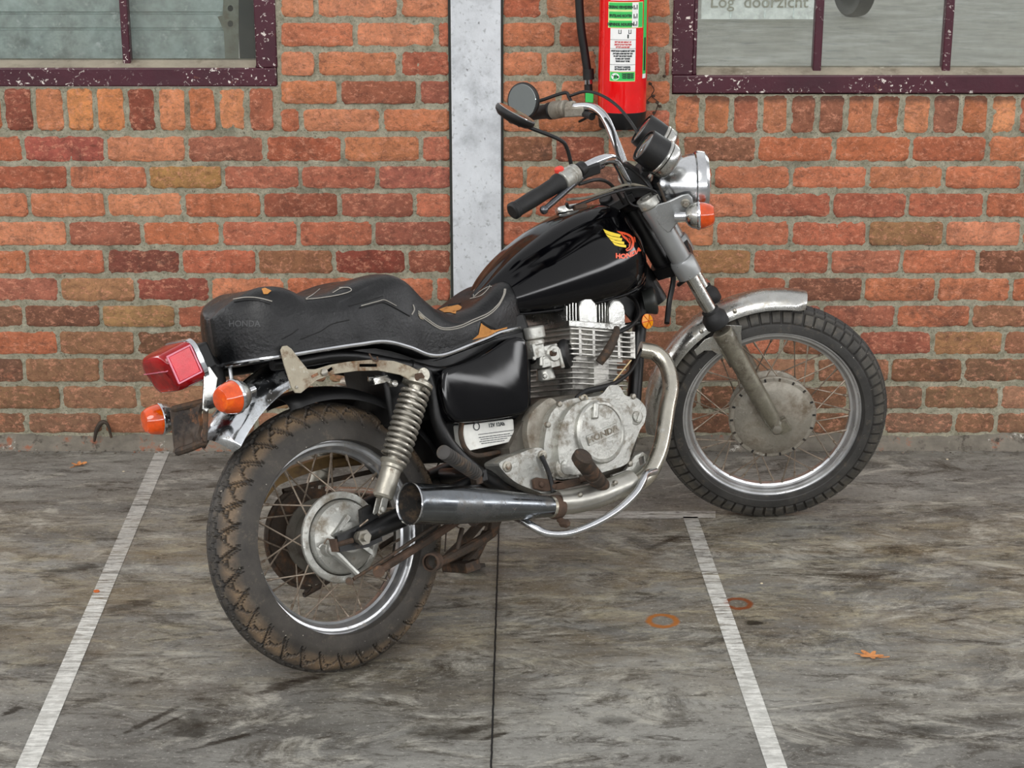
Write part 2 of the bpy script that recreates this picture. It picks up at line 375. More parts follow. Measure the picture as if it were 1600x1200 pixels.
def mat_line():
    m,t,b,co=base('worn_white_paint'); c,r,h=concrete_nodes(t,co)
    f=mapr(t,noise_(t,scaled(t,co,(1.2,9,1)),9,8,.72,.6),.42,.50)
    sep=nn(t,'ShaderNodeSeparateXYZ'); t.links.new(co,sep.inputs[0])
    worn=mapr(t,sep.outputs['Y'],4.25,3.9,.55,1.0)
    w2=mapr(t,noise_(t,scaled(t,co,(2,16,1)),7,8,.7,.3),.36,.5,0,1)
    f=mth(t,'MULTIPLY',mth(t,'MAXIMUM',f,mapr(t,sep.outputs['Y'],3.9,3.4,0,.75)),mth(t,'MULTIPLY',worn,mth(t,'ADD',.45,mth(t,'MULTIPLY',w2,.55))))
    wht=mixc(t,mapr(t,noise_(t,co,30,6,.7),.35,.65),lin((188,188,182)),lin((226,226,220)))
    t.links.new(mixc(t,f,c,wht),b.inputs['Base Color']); b.inputs['Roughness'].default_value=.7
    t.links.new(bump_(t,h,.3,.005),b.inputs['Normal']); return m
M['floor']=mat_floor(); M['line']=mat_line()
b=MBd(); nx,ny=120,90
X0,X1,Y0,Y1=-5.5,5.5,-5.0,DW+.01
vs=[];fs=[]
for j in range(ny+1):
    for i in range(nx+1):
        x=X0+(X1-X0)*i/nx; y=Y0+(Y1-Y0)*j/ny
        vs.append((x,y,0))
for j in range(ny):
    for i in range(nx): a=j*(nx+1)+i; fs.append((a,a+1,a+nx+2,a+nx+1))
b.add(vs,fs); fl=part('floor',None,b,'floor',local=False); fl['kind']='structure'
def strip(pts,name,label):
    b=MBd(); n=30; vs=[];fs=[]
    (a0,a1),(b0,b1)=pts
    A0=G(*a0);A1=G(*a1);B0=G(*b0);B1=G(*b1)
    for i in range(n+1):
        s=i/n; L=A0.lerp(B0,s); Rr_=A1.lerp(B1,s); d=(Rr_-L)*.02
        j1=noise.noise(V((s*60,1,0)));j2=noise.noise(V((s*60,5,0)))
        for p,q in ((L+d*j1,.0012),(Rr_+d*j2,.0012)): vs.append((p.x,p.y,q))
    for i in range(n): fs.append((2*i,2*i+1,2*i+3,2*i+2))
    b.add(vs,fs); o=part(name,None,b,'line',local=False); thing(o,label,'floor marking'); return o
strip((((243,706),(265,706)),((-20,1300),(16,1300))),'painted_line','long white painted parking line on the concrete left of the motorcycle')
strip((((1067,808),(1090,808)),((1232,1300),(1266,1300))),'painted_line','white painted parking line on the concrete running forward below the front wheel')
strip((((700,812),(700,801)),((1118,810),(1118,799))),'painted_line','worn white cross line on the concrete parallel to the wall, passing under the motorcycle')
# ---- brick wall
def mat_brick():
    m,t,b,co=base('old_brick')
    at=nn(t,'ShaderNodeAttribute',attribute_name='tint'); c=at.outputs['Color']
    n1=mapr(t,noise_(t,co,13,9,.8,.5),.34,.66,.6,1.35); 
    hs=nn(t,'ShaderNodeMix',data_type='RGBA',blend_type='MULTIPLY'); hs.inputs[0].default_value=1
    cb=nn(t,'ShaderNodeCombineColor'); 
    for i in range(3): t.links.new(n1,cb.inputs[i])
    t.links.new(c,hs.inputs[6]); t.links.new(cb.outputs[0],hs.inputs[7]); c=hs.outputs[2]
    c=mixc(t,mapr(t,noise_(t,co,26,8,.75,.6),.56,.72,0,.7),c,lin((112,70,52)))
    c=mixc(t,mapr(t,noise_(t,co,17,8,.75,.4),.60,.72,0,.6),c,lin((228,140,104)))
    c=mixc(t,mapr(t,noise_(t,co,5,9,.8,.8),.56,.68,0,.65),c,lin((64,50,44)))
    c=mixc(t,mapr(t,noise_(t,co,95,4,.6),.70,.74,0,.8),c,lin((42,32,28)))
    c=mixc(t,mapr(t,noise_(t,co,120,4,.6),.70,.75,0,.7),c,lin((214,176,150)))
    c=mixc(t,mapr(t,noise_(t,scaled(t,co,(1,1,1.6)),44,8,.8,.5),.52,.62,0,.6),c,lin((98,56,42)))
    c=mixc(t,mapr(t,noise_(t,scaled(t,co,(1,1,1.5)),52,8,.8,.3),.52,.62,0,.6),c,lin((230,160,128)))
    c=mixc(t,mapr(t,noise_(t,co,7,9,.85,1.2),.57,.66,0,.6),c,lin((78,62,52)))
    c=mixc(t,mapr(t,noise_(t,co,60,7,.8),.64,.70,0,.85),c,lin((48,38,32)))
    sepz=nn(t,'ShaderNodeSeparateXYZ'); t.links.new(co,sepz.inputs[0])
    soot=mth(t,'MULTIPLY',mapr(t,sepz.outputs['Z'],W(800,172).z,W(800,150).z),mapr(t,sepz.outputs['Z'],W(800,136).z,W(800,134).z,1,0)); soot=mth(t,'MULTIPLY',soot,mapr(t,sepz.outputs['X'],.45,.55))
    soot=mapr(t,mth(t,'ADD',soot,mth(t,'MULTIPLY',noise_(t,scaled(t,co,(1,1,.4)),9,6,.7),1.0)),.95,1.3,0,.75)
    c=mixc(t,soot,c,lin((70,52,44)))
    hsv=nn(t,'ShaderNodeHueSaturation'); hsv.inputs['Saturation'].default_value=.98; hsv.inputs['Value'].default_value=1.2; t.links.new(c,hsv.inputs['Color']); c=hsv.outputs[0]
    t.links.new(c,b.inputs['Base Color']); b.inputs['Roughness'].default_value=.85
    h=mth(t,'ADD',noise_(t,co,35,9,.8),mth(t,'MULTIPLY',noise_(t,co,110,7,.8),.6))
    t.links.new(bump_(t,h,1.0,.010),b.inputs['Normal']); return m
def mat_mortar():
    m,t,b,co=base('lime_mortar')
    c=mixc(t,mapr(t,noise_(t,co,30,8,.8),.35,.65),lin((150,146,122)),lin((220,214,190)))
    c=mixc(t,mapr(t,noise_(t,co,130,4,.7),.58,.66,0,.8),c,lin((78,78,62)))
    c=mixc(t,mapr(t,noise_(t,co,110,4,.7),.62,.70,0,.8),c,lin((206,202,184)))
    c=mixc(t,mapr(t,noise_(t,co,4,6,.7),.55,.7,0,.6),c,lin((94,92,76)))
    t.links.new(c,b.inputs['Base Color']); b.inputs['Roughness'].default_value=.95
    c=mixc(t,mapr(t,noise_(t,co,70,6,.8),.56,.66,0,.7),c,lin((84,80,64)))
    t.links.new(c,b.inputs['Base Color'])
    t.links.new(bump_(t,noise_(t,co,70,8,.8),1.0,.016),b.inputs['Normal']); return m
M['brick']=mat_brick(); M['mortar']=mat_mortar()
PAL=[((194,110,82),5),((186,100,78),5),((176,96,78),4),((158,86,72),3),((202,122,92),4),((152,98,78),2),((130,80,68),1),((166,118,86),.7)]
PALlow=[((150,104,84),5),((136,94,76),5),((158,104,80),3),((122,84,70),3),((150,114,88),2),((176,106,80),1)]
PALs=[((200,116,84),4),((170,94,74),3),((212,132,94),3),((150,86,72),2),((188,110,80),3)]
def pick(P):
    k=rnd.uniform(0,sum(w for _,w in P))
    for c,w_ in P:
        k-=w_
        if k<=0: return c
    return P[0][0]
wv=[];wf=[];wc=[];wm=[]
def put_brick(x0,x1,z0,z1,col,proud=0):
    nxb=max(6,int((x1-x0)/.009)); nzb=max(5,int((z1-z0)/.008))
    k=len(wv); sd=rnd.uniform(0,100); jit=.0035
    k_=rnd.uniform(-10,10); c=[min(255,max(0,q+k_+e_+rnd.uniform(-2,2))) for q,e_ in zip(col,(0,5,-4))]; c=lin(c)
    dep=rnd.uniform(-.002,.002)+proud
    rd=.0035
    for j in range(nzb+1):
        for i in range(nxb+1):
            s=i/nxb; t_=j/nzb
            x=x0+(x1-x0)*s; z=z0+(z1-z0)*t_
            ex=fbm(s*3,t_*2,sd,2.2)*jit; ez=fbm(s*4,t_*2,sd+20,2.2)*jit
            edge=min(s,1-s)*(x1-x0); edgez=min(t_,1-t_)*(z1-z0)
            # rounded corners
            if i in(0,nxb): x+=(ex)*1.0
            if j in(0,nzb): z+=ez
            if i in(0,nxb) and j in(0,nzb):
                x+=(.003 if i==0 else -.003); z+=(.002 if j==0 else -.002)
            d=0
            for e_ in (edge,edgez):
                if e_<rd: d+=(1-math.sqrt(max(0,1-((rd-e_)/rd)**2)))*rd*1.0
            ch=max(0,fbm(x,z,sd,22)-.5)*.006
            y=DW-.010-dep+min(d,.012)+ch+fbm(x,z,sd,16)*.0022
            wv.append((x,y,z)); wc.append(c)
    for j in range(nzb):
        for i in range(nxb): a=k+j*(nxb+1)+i; wf.append((a,a+1,a+nxb+2,a+nxb+1)); wm.append(0)
    # sides down into mortar
    per=[k+i for i in range(nxb+1)]+[k+j*(nxb+1)+nxb for j in range(1,nzb+1)]+[k+nzb*(nxb+1)+i for i in range(nxb-1,-1,-1)]+[k+j*(nxb+1) for j in range(nzb-1,0,-1)]
    k2=len(wv)
    for a in per: p=wv[a]; wv.append((p[0],DW+.012,p[2])); wc.append(c)
    L=len(per)
    for i in range(L): wf.append((per[i],k2+i,k2+(i+1)%L,per[(i+1)%L])); wm.append(0)
rowsy=[209,255.5,297.5,342,386.5,430,473,513.5,556,599,641,679]
J=[ # brick joint positions per course, left of pillar / right of pillar
 ([37,166,292,414,536,658],[866,947,1064,1182,1303,1423,1541,1660]),
 ([-15,108,232,349,470,590],[820,880,998,1114,1235.5,1355.5,1474,1596]),
 ([47,167,288,410,531,648],[834,940,1060,1178,1299,1417,1538,1658]),
 ([-14,107,223,346,467,584],[860,985,1117,1235,1355,1475,1595]),
 ([44,166,283.5,402,522,635],[835,940,1058,1174,1296,1408,1526,1645]),
 ([-25,94,213,329,447,562,680],[880,1000,1112,1229,1348,1462,1579]),
 ([38,159,276,391,510,628],[835,935,1052,1168,1283,1399,1516,1632]),
 ([-28,92,212,331,450,565,680],[870,988,1105,1221,1340,1456,1567]),
 ([39,159,277,395,512,630],[812,928,1044,1160,1275,1390,1504,1618]),
 ([-22,97,217,335,455,572,690],[860,976,1092,1210,1325,1442,1562]),
 ([44,162,282,400,518,636],[800,916,1032,1149,1265,1380,1489,1555,1660])]
special={(1,232):(176,128,84),(4,166):(124,62,56),(4,522):(142,66,58),(6,159):(162,116,80),(5,213):(144,68,58),(6,38):(126,78,70),(0,37):(166,78,70),(1,590):(168,86,74)}
LX,RXp=705.5,784
def xw(x,y): return W(x,y).x
XWL,XWR=-800,2400
for r in range(11):
    ya,yb=rowsy[r],rowsy[r+1]; ym=(ya+yb)/2
    z1=zs(ya)-.0085; z0=zs(yb)+.0085
    for side in (0,1):
        js=list(J[r][side])
        if side==0:
            while js[0]>XWL: js.insert(0,js[0]-119)
            js=js+[LX+1]
        else:
            while js[-1]<XWR: js.append(js[-1]+119)
            js=[RXp-3]+js
        for i in range(len(js)-1):
            g0=.0065; g1=.0065
            a=xw(js[i],ym)+g0; c_=xw(js[i+1],ym)-g1
            if c_-a<.02: continue
            pal=PAL if r<6 else (PALlow if r>7 else PAL+PALlow)
            colr=special.get((r,js[i])) if side==0 else None
            put_brick(a,c_,z0,z1,colr or pick(pal))
# courses between windows above 209
rowsu=[-60,-14,31,76.5,122,166,209]
JU=[([530,655],[]),([494,624],[]),([494,624],[850,960]),([555,682],[870,985]),([495,624],[850,935,1035]),([530,654],[873,990]),([471,596],[838,945])]
for r in range(6):
    ya,yb=rowsu[r],rowsu[r+1]; ym=(ya+yb)/2
    z1=zs(ya)-.0085; z0=zs(yb)+.0085
    for side in (0,1):
        js=([436] if side==0 else [RXp-3])+list(JU[r+1][side])+([LX+1] if side==0 else [1050])
        for i in range(len(js)-1):
            a=xw(js[i],ym)+.008; c_=xw(js[i+1],ym)-.008
            if c_-a<.012: continue
            put_brick(a,c_,z0,z1,(208,126,94) if rnd.random()<.3 else pick(PAL[:5]))
# soldier courses
sl=[-184,-136,-90,-42,6,54,103,150,198,246,293,340,387,431]; 
while sl[0]>-430: sl.insert(0,sl[0]-47)
scol={6:(222,142,96),7:(226,150,98),4:None}
for i in range(len(sl)-1):
    col=(218,138,92) if sl[i] in(103,150) else ((150,78,66) if sl[i] in (6,198) else pick(PALs))
    put_brick(xw(sl[i],170)+.008,xw(sl[i+1],170)-.008,zs(207)+.008,zs(138.5),col)
sr=[1051,1096,1142,1187.5,1232,1276,1320.6,1366,1408,1454,1499.5,1544.5,1589,1634,1679,1724,1769]
while sr[-1]<2040: sr.append(sr[-1]+45)
for i in range(len(sr)-1):
    put_brick(xw(sr[i],180)+.009,xw(sr[i+1],180)-.008,zs(211)+.008,zs(149.5),pick(PALs))
nb=len(wf)
# mortar ground with openings
zt=zs(-60); zb=-.02
winL=(xw(-420,60),xw(434.5,133),zs(136)); winR=(xw(1049.5,140),xw(2050,60),zs(147))
def mgrid(x0,x1,z0,z1,st=.0105):
    nx=max(1,int((x1-x0)/st)); nz=max(1,int((z1-z0)/st)); k=len(wv)
    for j in range(nz+1):
        for i in range(nx+1):
            x=x0+(x1-x0)*i/nx; z=z0+(z1-z0)*j/nz
            wv.append((x,DW-.0050+fbm(x,0,z,30,2)*.0025+fbm(x,3,z,75,1)*.002,z)); wc.append((1,1,1,1))
    for j in range(nz):
        for i in range(nx): a=k+j*(nx+1)+i; wf.append((a,a+1,a+nx+2,a+nx+1)); wm.append(1)
zsl=winL[2]; zsr=winR[2]
mgrid(ENVX0,ENVX1,zb,min(zsl,zsr))
mgrid(winL[1],winR[0],min(zsl,zsr),zt)
if zsl>zsr: mgrid(ENVX0,winL[1],zsr,zsl,.02)
else: mgrid(winR[0],ENVX1,zsl,zsr,.02)
me=bpy.data.meshes.new('wall_back'); me.from_pydata(wv,[],wf); me.update()
ca=me.color_attributes.new('tint','FLOAT_COLOR','POINT')
ca.data.foreach_set('color',[q for c in wc for q in c])
me.polygons.foreach_set('material_index',wm); me.polygons.foreach_set('use_smooth',[True]*len(wf))
wall=bpy.data.objects.new('wall_back',me); COL.objects.link(wall); me.materials.append(M['brick']); me.materials.append(M['mortar']); wall['kind']='structure'
try: me.set_sharp_from_angle(angle=R(60))
except Exception: pass
# wall body behind the facing, reveals of the openings
M['reveal']=mat('reveal_plaster',(120,112,98),.9,bump=(60,.4))
b=MBd()
def wbox(b,x0,x1,y0,y1,z0,z1): b.box(((x0+x1)/2,(y0+y1)/2,(z0+z1)/2),abs(x1-x0)/2,abs(y1-y0)/2,abs(z1-z0)/2)
wbox(b,ENVX0,ENVX1,DW+.014,DW+.22,-.02,min(zsl,zsr)-.002)
wbox(b,winL[1]+.002,winR[0]-.002,DW+.014,DW+.22,min(zsl,zsr)-.002,zt)
o=part('wall_core',None,b,'reveal',local=False); o['kind']='structure'; o.name='wall_inner'
# base strip of broken cement render
b=MBd(); n=420; rg=[]
for i in range(n+1):
    x=ENVX0+(ENVX1-ENVX0)*i/n
    hz=.045+.014*fbm(x,0,0,3.5)+.006*fbm(x,1,0,22); dp=.012+.014*abs(fbm(x,5,0,5))+.005*fbm(x,9,0,30)
    rg.append([(x,DW+.01,-.01),(x,DW-dp-.018,-.004),(x,DW-dp-.012+.006*fbm(x,2,0,40),.012),(x,DW-dp*.8,hz*.55+.006*fbm(x,7,0,40)),(x,DW-.006,hz),(x,DW+.01,hz)])
b.rings(rg)
M['render']=mat('broken_render',(112,106,96),.92,0,[((140,86,62),9,.56,.06,.9,0),((196,192,182),14,.62,.05,.9,0),((64,58,50),20,.56,.1,.9,0)],bump=(60,1.0),vary=.2)
o=part('trim_1',None,b,'render',local=False,ang=25); o['kind']='structure'
# ---- steel pillar
b=MBd(); px0=xw(706.5,225); px1=xw(783,225); 
wbox(b,px0,px1,DW-.022,DW+.02,-.01,zt)
M['pillar']=mat('grey_white_paint',(204,208,212),.5,0,[((168,172,176),5,.48,.14,.6,0),((160,164,166),60,.56,.10,.7,0),((104,106,106),44,.665,.04,.7,0),((206,210,214),4,.5,.2,.5,0)],bump=(45,.5),vary=.06)
o=part('steel_pillar',None,b,'pillar',local=False,bev=.003); thing(o,'upright steel column painted pale grey, set flush in the brick wall behind the seat and tank','column')
b=MBd(); wbox(b,px0-.008,px0-.0005,DW-.014,DW+.02,-.01,zt); wbox(b,px1+.0005,px1+.007,DW-.014,DW+.02,-.01,zt)
M['joint']=mat('dark_joint_hole_shade',(44,46,42),.9); o=part('trim_2',None,b,'joint',local=False); o['kind']='structure'
# ---- windows
def mat_maroon():
    m,t,b,co=base('maroon_paint')
    c=mixc(t,mapr(t,noise_(t,co,8,6),.3,.7),lin((58,22,34)),lin((74,28,42)))
    f=mapr(t,noise_(t,scaled(t,co,(1,1,1.2)),62,5,.6,1.0),.61,.625)
    f=mth(t,'MULTIPLY',f,mapr(t,noise_(t,co,5,3),.42,.50))
    c=mixc(t,f,c,lin((216,208,200)))
    c=mixc(t,mapr(t,noise_(t,co,20,7,.7),.64,.68,0,.8),c,lin((118,74,60)))
    t.links.new(c,b.inputs['Base Color']); b.inputs['Roughness'].default_value=.38
    t.links.new(bump_(t,mth(t,'ADD',noise_(t,co,30,6),mth(t,'MULTIPLY',f,-.6)),.35,.004),b.inputs['Normal']); return m
M['maroon']=mat_maroon()
M['sill']=mat('dusty_sill',(142,134,118),.9,0,[((100,90,74),14,.52,.2,.9,0),((172,166,150),30,.6,.1,.9,0)],bump=(40,.5))
def mat_pane():
    m=bpy.data.materials.new('dusty_glass'); m.use_nodes=True; t=m.node_tree; t.nodes.clear()
    o=nn(t,'ShaderNodeOutputMaterial'); tr=nn(t,'ShaderNodeBsdfTransparent'); gl=nn(t,'ShaderNodeBsdfGlossy'); df=nn(t,'ShaderNodeBsdfDiffuse')
    gl.inputs['Roughness'].default_value=.05; tr.inputs[0].default_value=(.92,.95,.94,1); df.inputs[0].default_value=lin((150,148,138))
    fr=nn(t,'ShaderNodeFresnel'); fr.inputs[0].default_value=1.45
    co=nn(t,'ShaderNodeTexCoord').outputs['Object']
    m1=nn(t,'ShaderNodeMixShader'); m2=nn(t,'ShaderNodeMixShader')
    t.links.new(mapr(t,noise_(t,co,7,7,.7),.3,.75,.03,.22),m1.inputs[0]); t.links.new(tr.outputs[0],m1.inputs[1]); t.links.new(df.outputs[0],m1.inputs[2])
    t.links.new(fr.outputs[0],m2.inputs[0]); t.links.new(m1.outputs[0],m2.inputs[1]); t.links.new(gl.outputs[0],m2.inputs[2]); t.links.new(m2.outputs[0],o.inputs[0])
    return m
M['pane']=mat_pane()
YF=DW-.012  # frame face
def frame_member(b,x0,x1,z0,z1,y0=YF,y1=DW+.06): wbox(b,x0,x1,y0,y1,z0,z1)
ztop=zt
# left window
w1=empty('window_1',(xw(150,133),DW,zs(133))); w1['kind']='structure'
def wpart(name,root,b,m,**k):
    o=part(name,None,b,m,local=False,**k); o.parent=root; o.matrix_parent_inverse=Matrix.Translation(root.location).inverted(); return o
b=MBd(); frame_member(b,xw(-430,120),xw(433,120),zs(134.5),zs(105.5)); wpart('bottom_rail',w1,b,'maroon',bev=.004)
b=MBd(); frame_member(b,xw(399,60),xw(432.5,60),zs(105.5),ztop,YF+.002); wpart('side_post',w1,b,'maroon',bev=.004)
b=MBd(); b.plate([(xw(-430,100),YF+.004,zs(105.5)),(xw(-430,100),DW+.07,zs(88)+.0),(xw(-430,100),DW+.07,zs(106)),],(1,0,0),.0001)
b=MBd(); xa,xb=xw(-430,100),xw(399,100)
b.add([(xa,YF+.006,zs(106)),(xb,YF+.006,zs(106)),(xb,DW+.055,zs(106)+.022),(xa,DW+.055,zs(106)+.022),(xa,YF+.006,zs(112)),(xb,YF+.006,zs(112)),(xb,DW+.055,zs(112)),(xa,DW+.055,zs(112))],[(0,1,2,3),(4,7,6,5),(0,4,5,1),(2,6,7,3),(0,3,7,4),(1,5,6,2)])
wpart('sill_ledge',w1,b,'sill')
YG=DW+.045
b=MBd(); wbox(b,W(192,60,YG).x,W(204,60,YG).x,YG-.022,YG+.015,zs(106)+.0,ztop); wpart('glazing_bar',w1,b,'maroon',bev=.003)
b=MBd(); wbox(b,xa,xb,YG,YG+.004,zs(106),ztop); wpart('glass_pane',w1,b,'pane')
# right window
w2=empty('window_2',(xw(1300,145),DW,zs(145))); w2['kind']='structure'
b=MBd(); frame_member(b,xw(1050,130),xw(2050,130),zs(145.5),zs(117)); wpart('bottom_rail',w2,b,'maroon',bev=.004)
b=MBd(); frame_member(b,xw(1050.5,60),xw(1083,60),zs(117),ztop,YF+.002); frame_member(b,xw(1083,60),xw(1089.5,60),zs(117),ztop,YF+.012); wpart('side_post',w2,b,'maroon',bev=.003)
xa2,xb2=xw(1089,100),xw(2050,100)
b=MBd(); b.add([(xa2,YF+.006,zs(117.5)),(xb2,YF+.006,zs(117.5)),(xb2,DW+.055,zs(117.5)+.022),(xa2,DW+.055,zs(117.5)+.022),(xa2,YF+.006,zs(124)),(xb2,YF+.006,zs(124)),(xb2,DW+.055,zs(124)),(xa2,DW+.055,zs(124))],[(0,1,2,3),(4,7,6,5),(0,4,5,1),(2,6,7,3),(0,3,7,4),(1,5,6,2)])
wpart('sill_ledge',w2,b,'sill')
for xx in (1277,1479):
    b=MBd(); wbox(b,W(xx-6.5,60,YG).x,W(xx+6.5,60,YG).x,YG-.022,YG+.015,zs(117),ztop); wpart('glazing_bar',w2,b,'maroon',bev=.003)
b=MBd(); wbox(b,xa2,xb2,YG,YG+.004,zs(117),ztop); wpart('glass_pane',w2,b,'pane')
# galvanised panel behind the left window
YP=DW+.10
def zp(y): return W(200,y,YP).z
b=MBd(); prof=[(-60,.0),(-34,.0),(-28,.02),(-12,.02),(-6,0),(18,0),(19.5,.012),(22,.012),(23,.004),(43,.004),(44,.014),(47,.014),(48,0),(92,0),(108,0)]
rg=[]
for x in (xw(-420,60),W(200,60,YP).x,W(355,60,YP).x): rg.append([(x,YP+d,zp(y)) for y,d in prof])
b.rings(rg,False,False,closed=False)
M['galv']=mat('galvanised_steel',(206,216,214),.5,.1,[((236,240,240),34,.58,.05,.5,.4),((150,158,156),10,.5,.2,.6,.3)],bump=(26,.25),vary=.14,vscale=22)
gp=empty('metal_panel',(W(200,60,YP).x,YP,zp(105)))
def rpart(name,root,b,m,**k): return wpart(name,root,b,m,**k)
rpart('ribbed_sheet',gp,b,'galv')
b=MBd(); 
def bp(x,y): return (W(x,y,YP-.006).x,YP-.006,W(x,y,YP-.006).z)
holes=[[bp(x,y) for x,y in oval(360,13,4.5,5,14)],[bp(x,y) for x,y in oval(360,37,4.5,5,14)]]
b.plate([bp(*q) for q in [(352,-60),(373,-60),(373,92),(352,92),(350,50),(344,34),(340,26),(348,24)]],(0,1,0),.004,holes)
M['galv2']=mat('stained_galvanised',(150,150,138),.5,.4,[((122,112,90),20,.5,.2,.7,.1)],bump=(40,.3)); rpart('fixing_bracket',gp,b,'galv2')
for y in (13,37):
    b=MBd(); q=bp(360,y); b.lathe((q[0],YP-.0025,q[2]),(0,1,0),[(.0,.0),(.0125,0),(.0125,.002)],16); rpart('hole_shade_disc',gp,b,M['joint'])  # dark disc behind each open hole paints the shade inside it
b=MBd(); wbox(b,W(373.5,60,YP).x,W(420,60,YP).x,YP-.004,YP+.03,zp(108),zp(-60)); M['darkpost']=mat('dark_post',(46,50,50),.6); rpart('edge_post',gp,b,'darkpost')
thing(gp,'galvanised ribbed steel sheet with bolted edge bracket, standing behind the left window glass','metal panel')
# hall behind right window
b=MBd(); b.add([(-6,DW+.22,-.02),(16,DW+.22,-.02),(16,45,-.02),(-6,45,-.02)],[(0,1,2,3)])
M['hall']=mat('grey_screed',(122,120,111),.8,0,[((150,150,144),1.2,.5,.2,.8,0),((92,92,88),2.6,.55,.12,.8,0)],vary=.12,vscale=2); o=part('floor_hall',None,b,'hall',local=False); o['kind']='structure'; o.name='floor_beyond'
t0=G(1333,26,-.02); b=MBd(); rt=.33
b.lathe((t0.x,t0.y,rt-.02),(1,.45,0),[(.2,-.1),(.30,-.115),(.325,-.09),(.33,-.05),(.33,.05),(.325,.09),(.30,.115),(.2,.1)],48)
o=empty('wheel',(t0.x,t0.y,-.02)); rpart('tyre',o,b,M['rubber']); 
b=MBd(); b.lathe((t0.x,t0.y,rt-.02),(1,.45,0),[(.0,-.07),(.06,-.085),(.1,-.06),(.18,-.07),(.205,-.10)],40); rpart('wheel_disc',o,b,'darkpost')
thing(o,'dark vehicle wheel seen far inside through the top of the right window','wheel')
g0=G(1096,30,-.02); g1=G(1274,30,-.02); zt2=1.2; b=MBd(); wbox(b,g0.x,g1.x,g0.y,g0.y+.05,-.02,1.0)
M['board']=mat('white_board',(206,210,206),.6,0,[((150,152,148),3,.5,.2,.7,0)]); o=empty('board_sign',(g0.x/2+g1.x/2,g0.y,-.02)); rpart('board',o,b,'board')
vs,fs=text_mesh('Log  doorzicht',.21,.002); mx=(g0.x+g1.x)/2
b=MBd(); b.add([(mx+v.x*1.0,g0.y-.01,.19+v.y) for v in vs],fs); rpart('lettering',o,b,M['galv2'])
b=MBd()
for q in (.25,.55,.8): xx=g0.x+(g1.x-g0.x)*q; wbox(b,xx,xx+.015,g0.y-.008,g0.y+.01,.0,1.0)
rpart('joint',o,b,'galv'); thing(o,'pale board with faint lettering, far inside beyond the first pane of the right window','board')
# ---- fire extinguisher
YX=DW-.095
def X_(x,y,Y=YX): return W(x,y,Y)
xc=X_(973,100).x; rx=(X_(1012,100).x-X_(934,100).x)/2*.985
zA=X_(973,178,YX-rx).z; zB=X_(973,204,YX-rx).z; zT=X_(973,-60).z
ex=empty('fire_extinguisher',(xc,YX,zB))
M['red']=mat('red_enamel',(222,10,14),.22,0,coat=.7,vary=.06); 
b=MBd(); b.lathe((xc,YX,0),(0,0,1),[(rx,zA),(rx,zT-.02)],64,True,True); rpart('cylinder',ex,b,'red')
b=MBd(); b.lathe((xc,YX,0),(0,0,1),[(rx*.9,zB),(rx*.93,zB+.004),(rx*1.0,zA-.004),(rx*1.012,zA),(rx*.99,zA+.002)],64); rpart('base_ring',ex,b,'matt')
ZB_=X_(973,126,YX-rx).z; sc=(X_(973,26,YX-rx).z-ZB_)/100
def lab(x0,x1,y0,y1,m,name,rr=1.004,label=None):
    # rectangle on the cylinder; x,y as photo-like units 880..1060 / 0..220
    n=16; b=MBd(); rg=[]
    z0=X_(973,y1,YX-rx).z; z1=X_(973,y0,YX-rx).z
    for i in range(n+1):
        a=x0+(x1-x0)*i/n
        rg.append([(xc+rx*rr*math.sin(a),YX-rx*rr*math.cos(a),z0),(xc+rx*rr*math.sin(a),YX-rx*rr*math.cos(a),z1)])
    b.rings(rg,False,False,closed=False); return rpart(name,ex,b,m,label=label)
def ltext(txt,ac,y,h,m,stretch=1.0,name='lettering'):
    vs,fs=text_mesh(txt,h,.0006); z=X_(973,y,YX-rx).z; b=MBd()
    b.add([(xc+rx*1.011*math.sin(ac+v.x*stretch/rx),YX-rx*1.011*math.cos(ac+v.x*stretch/rx),z+v.y) for v in vs],fs); return rpart(name,ex,b,m)
M['green']=mat('label_green',(58,190,92),.4,vary=.04); M['labelw']=mat('label_white',(236,236,234),.4,vary=.03); M['inkd']=mat('print_black',(28,40,34),.5); M['inkr']=mat('print_red',(196,80,80),.5)
M['edge']=mat('label_edge',(206,226,150),.4)
lab(-.62,.60,-60,1,'labelw','label_band')
lab(-.72,.80,3.2,44,'edge','label_edge',1.002)
for ya in (4.5,18.5,32.5): lab(-.68,.28,ya,ya+10.5,'green','green_strip')
lab(.28,.56,4,43,'labelw','pictogram_strip'); lab(.57,.79,4,43,'green','green_strip')
for ya,tx in ((11.5,'ZEKERING VERWIJDEREN'),(25,'SPUITSLANG RICHTEN'),(38.5,'KNIJPHENDEL INDRUKKEN')): ltext(tx,-.20,ya,.0105,'inkd',.62)
for ya in (16,30,42):
    for d in (-.06,0,.07): lab(.40+d,.44+d,ya-4-8*abs(d)*8,ya-1,'inkd','pictogram',1.008)
lab(-.60,.46,44.5,112,'labelw','label_sheet')
for ya in (62,76,101): lab(-.6,.46,ya,ya+.6,'inkd','rule',1.008)
for ac in (-.20,.20):
    lab(ac-.06,ac-.03,46.5,53,'inkd','pictogram',1.008); lab(ac+.03,ac+.06,46.5,53,'inkd','pictogram',1.008); lab(ac-.06,ac+.06,52,53,'inkd','pictogram',1.008)
lab(.10,.16,54,60,'inkd','pictogram',1.008)
